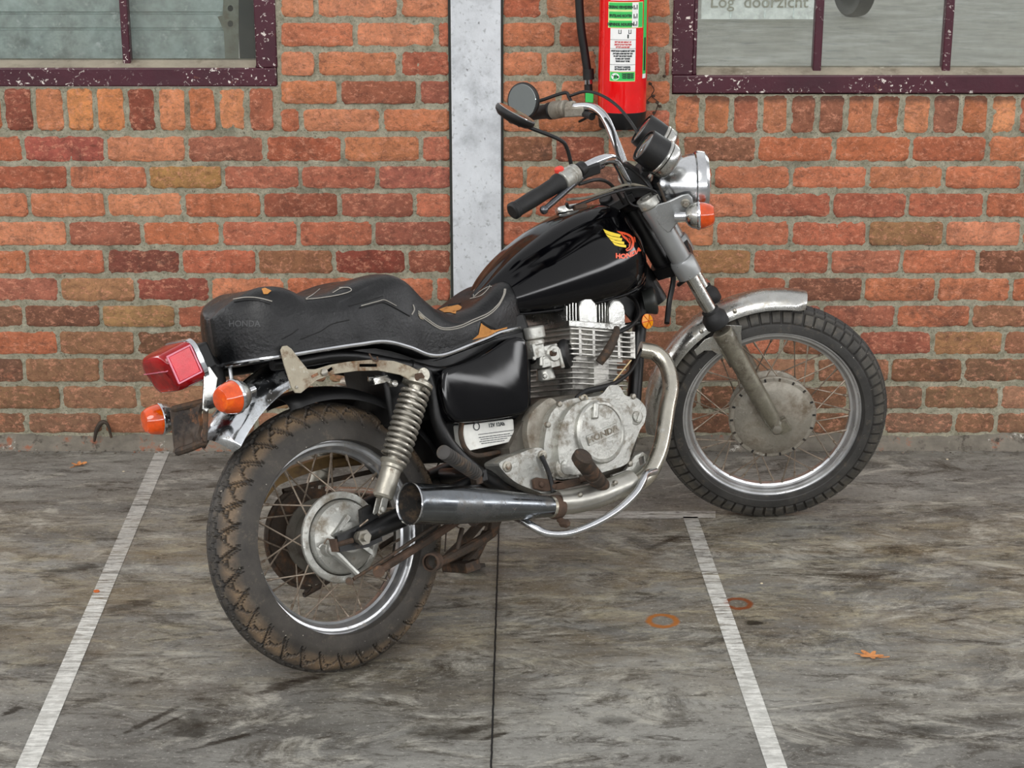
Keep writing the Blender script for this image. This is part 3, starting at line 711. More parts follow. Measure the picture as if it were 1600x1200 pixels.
for ya,tx in ((66,'GEBRUIK MET GEVAAR OP'),(70,'ZIEKTE BIJ VOORTDUREND'),(74,'OF TOT AAN EN MEER'),(80,'ONDERHOUD VLOEISTOF GEBRUIKEN'),(84,'JAARLIJKS LATEN KEUREN BLUS'),(88,'NA GEBRUIK DIRECT VULLEN'),(92,'KLASSE A EN B SCHUIM'),(96,'TEMPERATUUR BEREIK'),(105,'FABRIKANT BLUSMIDDEL'),(108.5,'HERVULLEN NA GEBRUIK')): ltext(tx,-.07,ya,.0056,'inkr' if ya<76 else 'ink',.72)
lab(-.60,.46,112.5,127.5,'edge','label_edge',1.006); lab(-.58,.44,113,126.5,'green','green_strip',1.008)
b=MBd(); z=X_(973,120,YX-rx).z; vs=[(xc+rx*1.012*math.sin(a),YX-rx*1.012*math.cos(a),zz) for a,zz in oval(-.36,z,.17,.010,24)]; b.add(vs,[tuple(range(24))]); rpart('logo_oval',ex,b,'labelw')
ltext('Fire',-.36,120,.012,'inkd',1.1)
for ya in (116,119,122): ltext('BRANDBEVEILIGING',.15,ya,.0055,'inkd',.7)
lab(.86,1.12,-60,124,'green','green_strip'); lab(.86,1.12,117,124,'labelw','label_edge',1.006); lab(.93,1.05,60,112,'inkd','lettering',1.006)
# hose
YH=DW-.075
b=MBd(); b.tube([W(x,y,YH) for x,y in ((903,-60),(905,0),(908,45),(914,85),(918,112))],.0125,14); rpart('hose',ex,b,'matt')
b=MBd(); b.cyl(W(919,108,YH),W(920,124,YH),.0165,16); b.cyl(W(919,131,YH),W(921,165,YH),.012,16); rpart('nozzle',ex,b,'rubber')
b=MBd(); b.cyl(W(918.5,121,YH),W(919.5,131,YH),.0135,16); rpart('hose_clamp',ex,b,'chrome')
b=MBd(); b.box(W(921,152,YH-.02),.012,.004,.016); rpart('tag',ex,b,'green',label='small green tag hanging below the hose end',bev=.002)
b=MBd(); b.box((xc,DW-.012,X_(973,-30).z),.03,.014,.03); rpart('wall_bracket',ex,b,'matt')
thing(ex,'red fire extinguisher with green-and-white label, hung on the brick wall behind the handlebars','fire extinguisher')
#@@DEBRIS
# ---- leaves and litter
M['leaf']=mat('dry_leaf',(196,132,78),.8,0,[((150,92,50),60,.5,.2,.8,0)],vary=.15)
M['leaf2']=mat('rust_leaf',(190,96,40),.8,0,[((120,60,28),60,.5,.2,.8,0)],vary=.2)
def leaf(x,y,size,ang,m,label,lobes=7,curl=.35):
    c=G(x,y); b=MBd(); n=56; ring=[];mid=[]
    for i in range(n):
        a=2*PI*i/n; r=size*(.34+.3*abs(math.cos(a*.5))**.7)*(1+.42*math.cos(a*lobes))*(.85 if abs(a-PI)>1 else 1)
        X=r*math.cos(a)*1.5; Y=r*math.sin(a)*.9
        z=.004+curl*abs(Y)*.6+curl*.4*abs(X)*(.5+.5*math.sin(3*a))
        ca,sa=math.cos(ang),math.sin(ang)
        ring.append((c.x+X*ca-Y*sa,c.y+X*sa+Y*ca,z)); mid.append((c.x+.5*(X*ca-Y*sa),c.y+.5*(X*sa+Y*ca),.002+z*.35))
    b.rings([ring,mid],False,True)
    k=[(p[0],p[1],p[2]+.0009) for p in ring]; k2=[(p[0],p[1],p[2]+.0009) for p in mid]; b.rings([k,k2],False,True)
    b.rings([ring,k],False,False)
    b.tube([(c.x-size*.5*math.cos(ang),c.y-size*.5*math.sin(ang),.003),(c.x-size*1.25*math.cos(ang+.2),c.y-size*1.25*math.sin(ang+.2),.004)],.0012,6,1)
    o=part('leaf',None,b,m,local=False); thing(o,label,'leaf'); return o
leaf(1361,1028,.034,2.9,'leaf','pale tan dry oak leaf lying alone on the concrete at the right')
leaf(1450,696,.026,.5,'leaf2','orange-brown crumpled leaf on the ground at the wall foot right of the front wheel',5,.9)
leaf(123,729,.024,.6,'leaf','small brown leaf on the concrete at the far left near the wall',5,.7)
def chip(x,y,s,m,label,z=None):
    c=G(x,y); b=MBd(); pts=[(c.x+s*math.cos(a)*(1+.3*noise.noise(V((a*2,x,y)))),c.y+s*.8*math.sin(a)) for a in (2*PI*k/7 for k in range(7))]
    b.rings([[(p[0],p[1],.0005) for p in pts],[(c.x+(p[0]-c.x)*.8,c.y+(p[1]-c.y)*.8,s*.5) for p in pts]])
    o=part('brick_chip',None,b,m,local=False,ang=20); thing(o,label,'chip'); return o
chip(151,925,.009,'leaf2','small orange brick chip lying on the left white line')
M['flower']=mat('pale_chip',(214,200,170),.8)
LBL=['small pale crumb on the concrete between the left line and the wall','pale speck of litter right of the front wheel near the wall','pale speck of litter on the open concrete at the right']
for (x,y),l_ in zip([(193,737),(1480,718),(1190,912)],LBL): chip(x,y,.004,'flower',l_)
# rubble crumbs at the wall foot
b=MBd(); 
for k in range(260):
    x=rnd.uniform(-1.7,1.7); y=DW-.03-abs(rnd.gauss(0,.022)); s=rnd.uniform(.0018,.0055)
    b.ell((x,y,s*.5),(s,s*.8,s*.6),6)
o=part('mortar_crumbs',None,b,'render',local=False); o['kind']='stuff'; thing(o,'loose crumbs of brick and mortar scattered along the foot of the wall','rubble')
# iron hoop in the wall foot
b=MBd(); b.tube([W(x,y,DW-.03) for x,y in ((147,690),(151,672),(158,661),(165,660),(170,668),(174,684))],[.004,.007,.008,.006,.005,.004],8)
o=part('iron_hoop',None,b,'rustdark',local=False); thing(o,'small black iron hoop sticking out at the foot of the wall at the left','hoop')
# small hanging vine at the extinguisher
b=MBd()
for q in (((1014,128),(1022,140),(1018,150),(1028,160),(1024,176)),((1018,150),(1010,158),(1006,164)),((1024,160),(1034,168)),((1024,176),(1018,184))):
    b.tube([W(x,y,DW-.02) for x,y in q],.0016,6)
for x,y in ((1016,131),(1021,150),(1027,160),(1022,176),(1031,166),(1012,160),(1038,119)): b.ell(W(x,y,DW-.02),(.006,.003,.005),6)
o=part('dry_twig',None,b,'rustdark',local=False); thing(o,'small dark dried twig on the wall right of the fire extinguisher','twig')
#@@BIKE
M['gaugeglass']=mat('gauge_glass',(70,74,74),.12,0,[((150,150,144),40,.58,.1,.4,0)],coat=1)
M['alushock']=mat('worn_shock_body',(176,172,160),.34,.7,[((110,92,72),30,.56,.1,.85,.1)],bump=(70,.3)); M['springm']=mat('grey_spring',(168,164,154),.3,.75,[((110,98,84),50,.58,.12,.7,.2)])
M['pinkedge']=mat('lens_edge',(214,120,140),.3); M['inkhole']=mat('dark_hole',(10,9,8),.9)
M['shell']=mat('headlight_chrome',(204,206,208),.2,1,[((150,146,138),9,.58,.2,.4,.6)],bump=(8,.08),rvar=.06)
M['gun']=mat('dark_chrome',(92,94,98),.26,.95,[((60,56,50),30,.6,.1,.6,.3)])
M['shield']=mat('heat_shield_steel',(178,176,168),.34,.85,[((146,140,126),10,.55,.2,.5,.5)],bump=(40,.06))
M['hubdark']=mat('grimy_hub_gap_shade',(92,88,80),.6,.4,[((56,46,38),18,.46,.2,.9,0)],bump=(60,.3))
M['crumple']=mat('crumpled_grimy_plate',(74,62,52),.6,.2,[((34,29,26),22,.45,.15,.8,0),((126,84,54),16,.58,.1,.85,0),((110,104,96),40,.62,.1,.5,.3)],bump=(40,1.0))
M['fins']=mat('cylinder_fins',(176,174,168),.42,.6,[((70,66,60),22,.5,.2,.8,.2)],bump=(90,.4)); M['finsb']=mat('head_fins',(190,188,182),.35,.75,[((110,104,94),26,.56,.15,.8,.2)],bump=(90,.3))
M['polish']=mat('polished_cover',(186,186,182),.24,.95,[((84,80,72),18,.56,.1,.6,.5)],bump=(26,.22)); M['chromeside']=mat('weathered_chrome',(204,208,212),.16,1,[((150,150,146),12,.5,.15,.5,.6),((120,110,96),60,.62,.08,.7,.2)],bump=(24,.12))
M['horn']=mat('dull_black_horn',(44,46,44),.45,.2,[((110,84,60),40,.6,.1,.8,0)])
M['rubberworn']=mat('worn_rubber_peg',(62,60,58),.7,0,[((110,92,74),20,.52,.2,.9,0)],bump=(70,.3)); M['emboss']=mat('embossed_vinyl',(62,63,64),.5)
# ================================================================== MOTORCYCLE
bike=empty('motorcycle'); bike.matrix_world=MB
thing(bike,'weathered black and chrome motorcycle parked by the brick wall, front wheel turned','motorcycle')
bike.matrix_basis=MB
def bp_(name,b,m,parent=None,label=None,steer=False,**k): return part(name,parent or bike,b,m,label,steer=(steer and parent is None),**k)
AX=V((0,1,0))
def tri(x): x=x%1; return 4*abs(x-.5)-1
# ---- wheels
def tyre(Ro,sec,hw,bead,hb,pat,nu=1080,nv=68):
    b=MBd(); rg=[]; b.dl=[]
    prof=[]
    for j in range(nv+1):
        q=-1+2*j/nv   # -1..1 around from bead to bead
        a=q*PI*.80
        r=(Ro-sec)+sec*math.cos(a); v=hw*math.sin(a)
        if abs(a)>PI/2:
            k=(abs(a)-PI/2)/(PI*.30); v=math.copysign(hw*(1-k)+hb*k,a)*1.0; r=(Ro-sec)*(1-k)+bead*k
        prof.append((r,v,a))
    for i in range(nu):
        ph=2*PI*i/nu; ring=[]
        for (r,v,a) in prof:
            d=pat(ph,a); b.dl.append(d); ring.append((math.cos(ph)*(r-d*math.cos(a)),v-d*math.sin(a)*.8,math.sin(ph)*(r-d*math.cos(a))))
        rg.append(ring)
    b.rings(rg,closed=False,loop=True); return b
def pat_rear(ph,a):
    d=0; aa=abs(a); s=ph/(2*PI)*34+(.5 if a>0 else 0)
    if aa<1.16:
        z=.07*tri(s*1.0)
        if abs(aa-.30-z)<.030: d=.005
        if aa<.04: d=.004
        if .30+z<aa<1.08 and abs(((s+aa*.9)%1)-.5)<.045: d=.0055
        if .42<aa<.80 and abs(((s-aa*1.5+.1)%1)-.5)<.045: d=.005
        if .55<aa<1.12 and abs(aa-.66-.36*abs(2*((s+.25)%1)-1)**2)<.028: d=.005
        if aa<.28 and abs(((s*2+aa*2)%1)-.5)<.07: d=.003
    elif aa<1.22: d=-.001
    return d+noise.noise(V((ph*9,a*3,0)))*.0008
def pat_front(ph,a):
    d=0; aa=abs(a)
    if aa<1.12:
        s=ph/(2*PI)*62
        for off in (.0,.30,.60):
            if abs(aa-off-.03*tri(s+off*2))<.03: d=.004
        if aa>.64 and ((s+(.5 if a>0 else 0))%1)<.20: d=.006
        if aa<.6 and ((s+.3)%1)<.10: d=.003
    elif aa<1.25: d=.003
    return d+noise.noise(V((ph*9,a*3,4)))*.0006
def wheel(name,root_m,Ro,sec,hw,pat,Rr,ro,mt,fl_r,fl_v,nsp,steer,seed):
    # rim mesh is the part; tyre, hub, spokes are its pieces
    b=MBd(); h=ro
    half=[(Rr-.012,h-.008),(Rr-.001,h-.006),(Rr+.0045,h-.003),(Rr+.0055,h+.0005),(Rr+.004,h+.003),(Rr+.0005,h+.0032),(Rr-.002,h+.0008),(Rr-.0035,h-.0012),(Rr-.009,h-.0018),(Rr-.0125,h-.006),(Rr-.0155,h*.45),(Rr-.0235,h*.30),(Rr-.0245,0)]
    pro=half+[(r_,-v_) for r_,v_ in reversed(half[:-1])]+[(Rr-.020,-h*.3),(Rr-.020,h*.3)]
    b.lathe((0,0,0),AX,pro+[pro[0]],120,False,False)
    w_=bp_(name,b,'rim',steer=False)
    w_.matrix_local=root_m
    tb=tyre(Ro,sec,hw,Rr+.003,ro-.003,pat); ty=part('tyre',w_,tb,mt,ang=28)
    ga_=ty.data.color_attributes.new('groove','FLOAT_COLOR','POINT')
    ga_.data.foreach_set('color',[q for d in tb.dl for q in ((1.0 if d>.0022 else 0.0,)*3+(1,))])
    return w_
def spokes(w_,Rr,fl_r,fl_v,n,cross,seed):
    pr=None
    b=MBd(); 
    protos=[]
    for kind in range(4):
        side=1 if kind%2==0 else -1; dirn=1 if kind//2==0 else -1
        b=MBd(); a0=0; a1=R(cross)*dirn
        f2=(fl_r if side>0 or fl_r>.1 else .084); p0=V((f2*math.cos(a0),(fl_v if side>0 else -.042 if fl_r<.1 else -.031),f2*math.sin(a0))); p1=V(((Rr-.0245)*math.cos(a1),side*.006,(Rr-.0245)*math.sin(a1)))
        b.tube([p0,p1],.00195,6,1); d=(p1-p0).normalized(); b.tube([p1-d*.014,p1+d*.004],.0034,6,1)
        b.ell(p0+V((0,side*.002,0)),(.0045,.003,.0045),8)
        protos.append(b)
    first=[None]*4
    for i in range(n):
        kind=(i%2)+2*((i//2)%2)
        ang=2*PI*i/n
        if first[kind] is None:
            o=part('spoke',w_,protos[kind],'spoke'); first[kind]=o
        else: o=copyo(first[kind],w_)
        o.rotation_euler=(0,-ang,0)
        o['kind']='part' if False else o.get('kind','') or ''
        if 'kind' in o.keys(): del o['kind']
rw=wheel('rear_wheel',Matrix.Translation((0,0,RR)),RR,.088,.061,pat_rear,.2165,.031,'tyre_rear',.096,.03,36,False,1)
spokes(rw,.2165,.097,.049,36,24,1)
b=MBd(); b.lathe((0,0,0),AX,[(.080,.036),(.102,.044),(.104,.048),(.103,.053),(.099,.055),(.088,.055),(.086,.046),(.080,.036)],72,False,False)
for k in range(18): a=2*PI*k/18; b.lathe((.095*math.cos(a),.0545,.095*math.sin(a)),AX,[(.004,0),(.0035,.001)],8)
bp_('hub_flange',b,'alu',rw)
b=MBd(); b.lathe((0,0,0),AX,[(.03,-.062),(.05,-.058),(.05,-.046),(.088,-.044),(.088,-.038),(.070,-.034),(.068,0),(.078,.03),(.086,.044)],60); bp_('hub',b,'hubdark',rw)
b=MBd(); b.lathe((0,0,0),AX,[(.084,.045),(.084,.060),(.080,.068),(.060,.078),(.040,.087),(.034,.094),(.022,.096),(.022,.104),(.012,.104)],56)
b.lathe((-.058,.080,-.012),AX,[(.018,0),(.016,.016),(.009,.018)],20); b.box((-.02,.09,.03),.03,.006,.006,(V((.8,0,.6)),AX,V((-.6,0,.8)))); b.box((.03,.088,-.03),.028,.005,.005,(V((.7,0,-.7)),AX,V((.7,0,.7))))
bp_('brake_plate',b,'alu',rw,bev=0)
b=MBd(); b.lathe((0,0,0),AX,[(.02,-.085),(.112,-.082),(.112,-.074),(.05,-.070)],60); 
for k in range(36): a=2*PI*k/36; b.box((.115*math.cos(a),-.078,.115*math.sin(a)),.004,.0035,.004,(V((math.cos(a),0,math.sin(a))),AX,V((-math.sin(a),0,math.cos(a)))))
bp_('sprocket',b,'rustdark',rw)
b=MBd(); b.cyl((0,-.16,0),(0,.158,0),.009); b.lathe((0,.136,0),AX,[(.018,0),(.018,.012),(.011,.012)],6); b.lathe((0,.104,0),AX,[(.014,0),(.014,.022)],20)
bp_('axle',b,'bolt',rw)
fw=wheel('front_wheel',MS,FR,.070,.048,pat_front,.2425,.0255,'tyre_front',.115,.03,36,True,2)
spokes(fw,.2425,.112,.030,36,22,2)
b=MBd(); b.lathe((0,0,0),AX,[(.03,-.06),(.06,-.055),(.06,-.036),(.112,-.034),(.112,-.028),(.09,-.02),(.09,.02),(.112,.026),(.120,.030),(.121,.036),(.117,.040),(.108,.041),(.104,.045),(.070,.052),(.03,.055),(.03,.062),(.0,.062)],90)
for k in range(18):
    a=2*PI*(k+.4)/18; b.lathe((.1145*math.cos(a),.039,.1145*math.sin(a)),AX,[(.0035,0),(.003,.002)],8)
bp_('hub',b,'aludirty',fw)
b=MBd()
for k in range(18):
    a=2*PI*(k)/18; b.box((.1135*math.cos(a),.0412,.1135*math.sin(a)),.0045,.0006,.0028,(V((math.cos(a),0,math.sin(a))),AX,V((-math.sin(a),0,math.cos(a)))))
bp_('spoke_slots',b,'soot',fw)
b=MBd(); b.cyl((0,-.12,0),(0,.118,0),.008); b.lathe((0,.110,0),AX,[(.013,0),(.013,.012),(.007,.013)],6); bp_('axle',b,'bolt',fw)
# ---- forks (steered)
SD=V((-math.sin(RHO),0,math.cos(RHO)))
def FK(v,s,e=0): return V((e*math.cos(RHO),v,0))+V((0,0,e*math.sin(RHO)))+SD*s
for sd_,nm in ((1,'right'),(-1,'left')):
    v=.088*sd_
    b=MBd(); b.lathe(FK(v,-.028),SD,[(.010,0),(.017,.006),(.020,.03),(.0235,.06),(.025,.12),(.025,.30),(.0275,.318),(.0275,.345)],32)
    b.box(FK(v,-.012,.018),.016,.012,.020,(V((math.cos(RHO),0,math.sin(RHO))),AX,SD))
    b.bolt(FK(v+.018*sd_,.0),AX*sd_,.011,.006)
    # fender lug
    b.box(FK(v-.012*sd_,.24,-.012),.018,.010,.03,(V((math.cos(RHO),0,math.sin(RHO))),AX,SD))
    fk=bp_('fork_slider',b,'fork',steer=True,bev=.002)
    b=MBd(); b.lathe(FK(v,.335),SD,[(.029,0),(.0325,.003),(.0335,.010),(.0335,.028),(.031,.034),(.0265,.040),(.0235,.044),(.0235,.052),(.018,.053)],32); bp_('dust_boot',b,'rubber',fk)
    b=MBd(); b.lathe(FK(v,.37),SD,[(.0178,0),(.0178,.30)],28); bp_('fork_tube',b,'chromed',fk)
    b=MBd(); b.lathe(FK(v,.497),SD,[(.024,0),(.033,.004),(.034,.022),(.034,.046),(.031,.054),(.026,.056)],32); bp_('lower_clamp',b,'silver',fk)
    b=MBd(); b.lathe(FK(v,.55),SD,[(.026,0),(.027,.01),(.027,.13),(.029,.15),(.029,.168)],32)
    bp_('fork_cover',b,'silver',fk)
    b=MBd(); b.lathe(FK(v,.718),SD,[(.028,0),(.031,.004),(.031,.020),(.027,.026),(.016,.027),(.016,.022),(.0,.022)],32); b.lathe(FK(v,.742),SD,[(.013,0),(.012,.006)],6); bp_('fork_cap',b,'alu',fk)
# triple clamps
b=MBd(); A=V((math.cos(RHO),0,math.sin(RHO)))
def xz(e,v,s): return FK(v,s,e)
def clampplate(s,th,w1=.105):
    pts=[(.03,w1),(-.03,w1),(-.035,.06),(-.085,.03),(-.09,0),(-.085,-.03),(-.035,-.06),(-.03,-w1),(.03,-w1),(.028,-.04),(.028,.04)]
    b.plate([FK(v_,s,e_) for e_,v_ in pts],SD,th)
clampplate(.522,.032); clampplate(.728,.022); b.cyl(FK(0,.53,-.055),FK(0,.72,-.055),.026,24)
tc_=bp_('fork_yoke',b,'frame',steer=True,bev=.003)
# front mudguard
def guard(name,parent,m,r0,a0,a1,hw,side,steer,n=60,centre=V((0,0,0)),rf=None,flat=0,label=None):
    b=MBd(); rg=[]
    for i in range(n+1):
        s=i/n; a=R(a0+(a1-a0)*s); r=r0 if rf is None else rf(s)
        er=V((math.cos(a),0,math.sin(a)))
        end=1.0
        if s<.035: end=.72+.28*(s/.035)
        if s>.96: end=.72+.28*((1-s)/.04)
        o_=[];inn=[]
        for k in range(17):
            q=-1+k/8; v=hw*end*math.sin(q*PI/2*.98); d=side*(1-math.cos(q*PI/2*.98))
            if abs(q)>.99: d+=.004
            o_.append(centre+er*(r-d)+V((0,v,0)))
        for k in range(17):
            q=1-k/8; v=(hw*end-.0016)*math.sin(q*PI/2*.98); d=side*(1-math.cos(q*PI/2*.98))+.0016
            inn.append(centre+er*(r-d)+V((0,v,0)))
        rg.append(o_+inn)
    b.rings(rg); return bp_(name,b,m,parent,label,steer=steer,ang=50)
fg=guard('front_mudguard',None,'chromed',.352,74,186,.056,.036,True,rf=lambda s:.362-.012*s)
for sd_ in (1,-1):
    b=MBd(); vv=.050*sd_
    pl=[S(x,y,.05) for x,y in ((1126,505),(1158,506),(1157,520),(1160,560),(1166,572),(1160,576),(1150,566),(1148,545),(1140,533),(1128,520))]
    b.plate([V((p.x,vv+.012*sd_,p.z)) for p in pl],AX,.004)
    pl=[S(x,y,.05) for x,y in ((1084,545),(1100,528),(1118,520),(1124,530),(1128,548),(1122,552),(1112,545),(1100,545),(1088,553))]
    b2=MBd(); b2.plate([V((p.x,vv+.012*sd_,p.z)) for p in pl],AX,.004); bp_('stay_bracket',b2,'chromed',fg,bev=.001)
    bp_('stay_bracket',b,'chromed',fg,bev=.001)
b=MBd()
for x,y in ((1148,486),(1096,518)):
    p=S(x,y,.052); b.lathe((p.x,.050,p.z),AX,[(.006,0),(.006,.004),(.002,.007)],10)
bp_('rivet',b,'bolt',fg)
# headlight
HC=S(1087,291,0); HX=V((1,0,-.06)).normalized()
b=MBd(); b.lathe(HC-HX*.118,HX,[(.018,0),(.042,.006),(.058,.022),(.070,.045),(.080,.080),(.0855,.104),(.0855,.112)],64,True,True); hl=bp_('headlight',b,'shell',steer=True)
b=MBd(); b.lathe(HC-HX*.006,HX,[(.087,0),(.092,.003),(.093,.012),(.091,.026),(.083,.034),(.079,.030)],64,False,False); b.ell(HC+V((.012,.066,-.062)),(.005,.005,.005),10); bp_('headlight_rim',b,'shell',hl)
b=MBd(); b.lathe(HC+HX*.020,HX,[(.082,0),(.076,.008),(.05,.014),(.0,.017)],48); bp_('lens',b,'glass',hl)
# ears
for sd_ in (1,-1):
    b=MBd(); pl=[S(x,y,.115) for x,y in ((1020,328),(1026,320),(1040,316),(1064,305),(1076,303),(1082,309),(1084,322),(1078,334),(1062,344),(1056,352),(1048,362),(1043,364),(1034,357),(1026,346))]
    b.plate([V((p.x,(.112)*sd_,p.z)) for p in pl],AX,.007)
    ear=bp_('headlight_bracket',b,'silver',steer=True,bev=.003)
    q=S(1071,318,.12); b=MBd(); b.lathe((q.x,.115*sd_,q.z),AX*sd_,[(.012,0),(.012,.004),(.010,.005)],20); b.bolt((q.x,.119*sd_,q.z),AX*sd_,.0085,.014); b.cyl((q.x,.115*sd_,q.z),(q.x,.075*sd_,q.z),.007); bp_('bolt',b,'bolt',ear)
def indicator(root_pt,axis,name,steer,stem_from,lean_=None,label=None,rad=.034,parent=None,sr_=.0085):
    """bullet lamp: axis = the way the lens faces"""
    c=V(root_pt); ax=V(axis).normalized()
    b=MBd(); b.lathe(c,ax,[(.014,-.034),(.024,-.028),(.031,-.018),(rad,-.004),(rad+.001,0)],40)
    o=bp_(name,b,'chromed',parent,label,steer=steer)
    b=MBd(); b.lathe(c,ax,[(rad-.001,0),(rad+.0005,.002),(rad-.001,.014),(rad-.005,.028),(rad-.011,.037),(rad-.019,.040),(0,.041)],40)
    bp_('amber_lens',b,'amber',o,ang=22)
    b=MBd(); b.lathe(c,ax,[(rad+.001,-.005),(rad+.0028,-.003),(rad+.0028,.001),(rad+.001,.003)],40,False,False); bp_('lens_ring',b,'chrome',o)
    b=MBd(); b.tube([c-ax*.012,V(stem_from)],[sr_,sr_],16,1); bp_('stalk',b,'chrome',o)
    return o
q=S(1092,337,.150); indicator(V((q.x,.150,q.z)),(1,.06,0),'front_indicator',True,(q.x-.062,.146,q.z),sr_=.0125); b=MBd(); b.cyl((q.x-.052,.112,q.z),(q.x-.052,.152,q.z),.0125); bp_('indicator_arm',b,'silver',steer=True)
indicator(V((q.x,-.165,q.z)),(1,-.1,0),'front_indicator',True,(q.x-.055,-.115,q.z))
# gauges
GA=V((-.76,.0,.64)).normalized()
for sd_,px_,lb in ((1,(1025,240),None),(-1,(1021,215),None)):
    c=S(px_[0],px_[1],.072*sd_)
    ga=(GA+V((0,.05*sd_,0))).normalized()
    b=MBd(); b.lathe(c,ga,[(.044,-.026),(.047,-.022),(.047,.010),(.0455,.034),(.045,.040),(.040,.041),(.040,.035),(0,.035)],48)
    g=bp_('gauge_cup',b,'matt',steer=True)
    b=MBd(); b.lathe(c,ga,[(.022,-.058),(.040,-.052),(.048,-.042),(.049,-.030),(.049,-.024),(.045,-.022)],48); b.lathe(c,ga,[(.047,-.022),(.050,-.020),(.050,-.015),(.047,-.013)],48,False,False); bp_('chrome_cover',b,'chromed',g)
    b=MBd(); b.lathe(c,ga,[(.0395,.036),(.033,.0395),(0,.042)],36); bp_('gauge_glass',b,'gaugeglass',g)
b=MBd(); b.box(S(1003,266,0.0),.03,.05,.010,(V((.7,0,.7)).normalized(),AX,GA)); b.tube([S(1003,262,.06),S(1035,262,.05)],.01,8,1); b.cyl(FK(0,.735,.0),FK(0,.79,.0),.016)
bp_('instrument_bracket',b,'matt',steer=True,bev=.003)
# handlebar
HB=[S(990,300,.045),S(975,264,.062),S(957,250,.11),S(934,254,.21),S(905,266,.29),S(872,287,.355),S(805,326,.455)]
HB=[V((-.370,0,.700)),V((-.372,.085,.703)),V((-.379,.135,.724)),V((-.406,.197,.796)),V((-.424,.235,.818)),V((-.452,.273,.826)),V((-.500,.312,.817)),V((-.54,.346,.805)),V((-.60,.40,.787)),V((-.664,.452,.769))]
import sys
HBL=[V((p.x,-p.y,p.z)) for p in HB]
b=MBd(); b.tube(list(reversed(HBL))+HB[1:],.0122,16,8); hb=bp_('handlebar',b,'chrome',steer=True)
for sd_ in (1,-1):
    b=MBd(); b.box(V((-.371,.045*sd_,.700)),.019,.014,.022,(A,AX,SD)); b.bolt(V((-.371,.045*sd_,.700))+SD*.02+A*.012,SD,.006); b.bolt(V((-.371,.045*sd_,.700))+SD*.02-A*.012,SD,.006)
    bp_('bar_clamp',b,'alu',hb,bev=.003)
    def hp(s): # point along end section
        P=[V((p.x,p.y*sd_,p.z)) for p in HB[6:]]; Q=cat(P,10); return Q[int(s*(len(Q)-1))]
    p0,p1=hp(.42),hp(1.0); d=(p1-p0).normalized()
    b=MBd(); b.lathe(p0,d,[(.021,0),(.0245,.003),(.0245,.012),(.0205,.022),(.0192,.06),(.020,.09),(.019,(p1-p0).length-.006),(.021,(p1-p0).length-.004),(.021,(p1-p0).length+.006),(.016,(p1-p0).length+.010)],28)
    bp_('grip',b,'rubber',hb)
    # switch housing
    q0=hp(.10); 
    b=MBd(); b.lathe(q0,d,[(.021,0),(.024,.002),(.024,.014),(.022,.016),(.024,.018),(.0255,.050),(.021,.053)],28)
    bp_('switch_housing',b,'alu' if sd_>0 else 'aludirty',hb,bev=.001)
    # lever and perch
    lev0=hp(0)+V((.028,0,-.004)); 
    if sd_>0:
        P=[S(940,257,.24),S(925,266,.285),S(900,284,.335),S(872,309,.40),S(850,328,.455)]
    else:
        P=[V((p.x,-p.y,p.z)) for p in (S(940,257,.24),S(925,266,.285),S(900,284,.335),S(872,309,.40),S(850,328,.455))]
    b=MBd(); b.tube(P,[.0105,.0095,.0085,.0075,.007],12); b.ell(P[-1],(.0105,.0105,.0105),14); bp_('lever',b,'gun' if sd_>0 else 'matt',hb)
    b=MBd(); c=(hp(0)+P[1])/2; b.box(c,.030,.020,.014,(V((.8,-.4*sd_,.1)).normalized(),V((.4,.8*sd_,0)).normalized(),V((0,0,1)))); b.lathe(hp(0)-d*.012,d,[(.0185,0),(.0185,.022)],20); bp_('lever_perch',b,'matt' if sd_>0 else 'aludirty',hb,bev=.004)
b=MBd(); q=S(875,268,.345); b.lathe(q-V((0,0,.006)),V((-.15,0,1)),[(.011,-.004),(.012,.002),(.012,.014),(.008,.018)],20); bp_('kill_button',b,'redbtn',hb)
b=MBd(); b.lathe(S(903,268,.30)-V((0,0,.004)),V((0,0,1)),[(.010,0),(.012,.004),(.010,.016),(.006,.018)],16); bp_('mirror_mount',b,'grimy',hb)
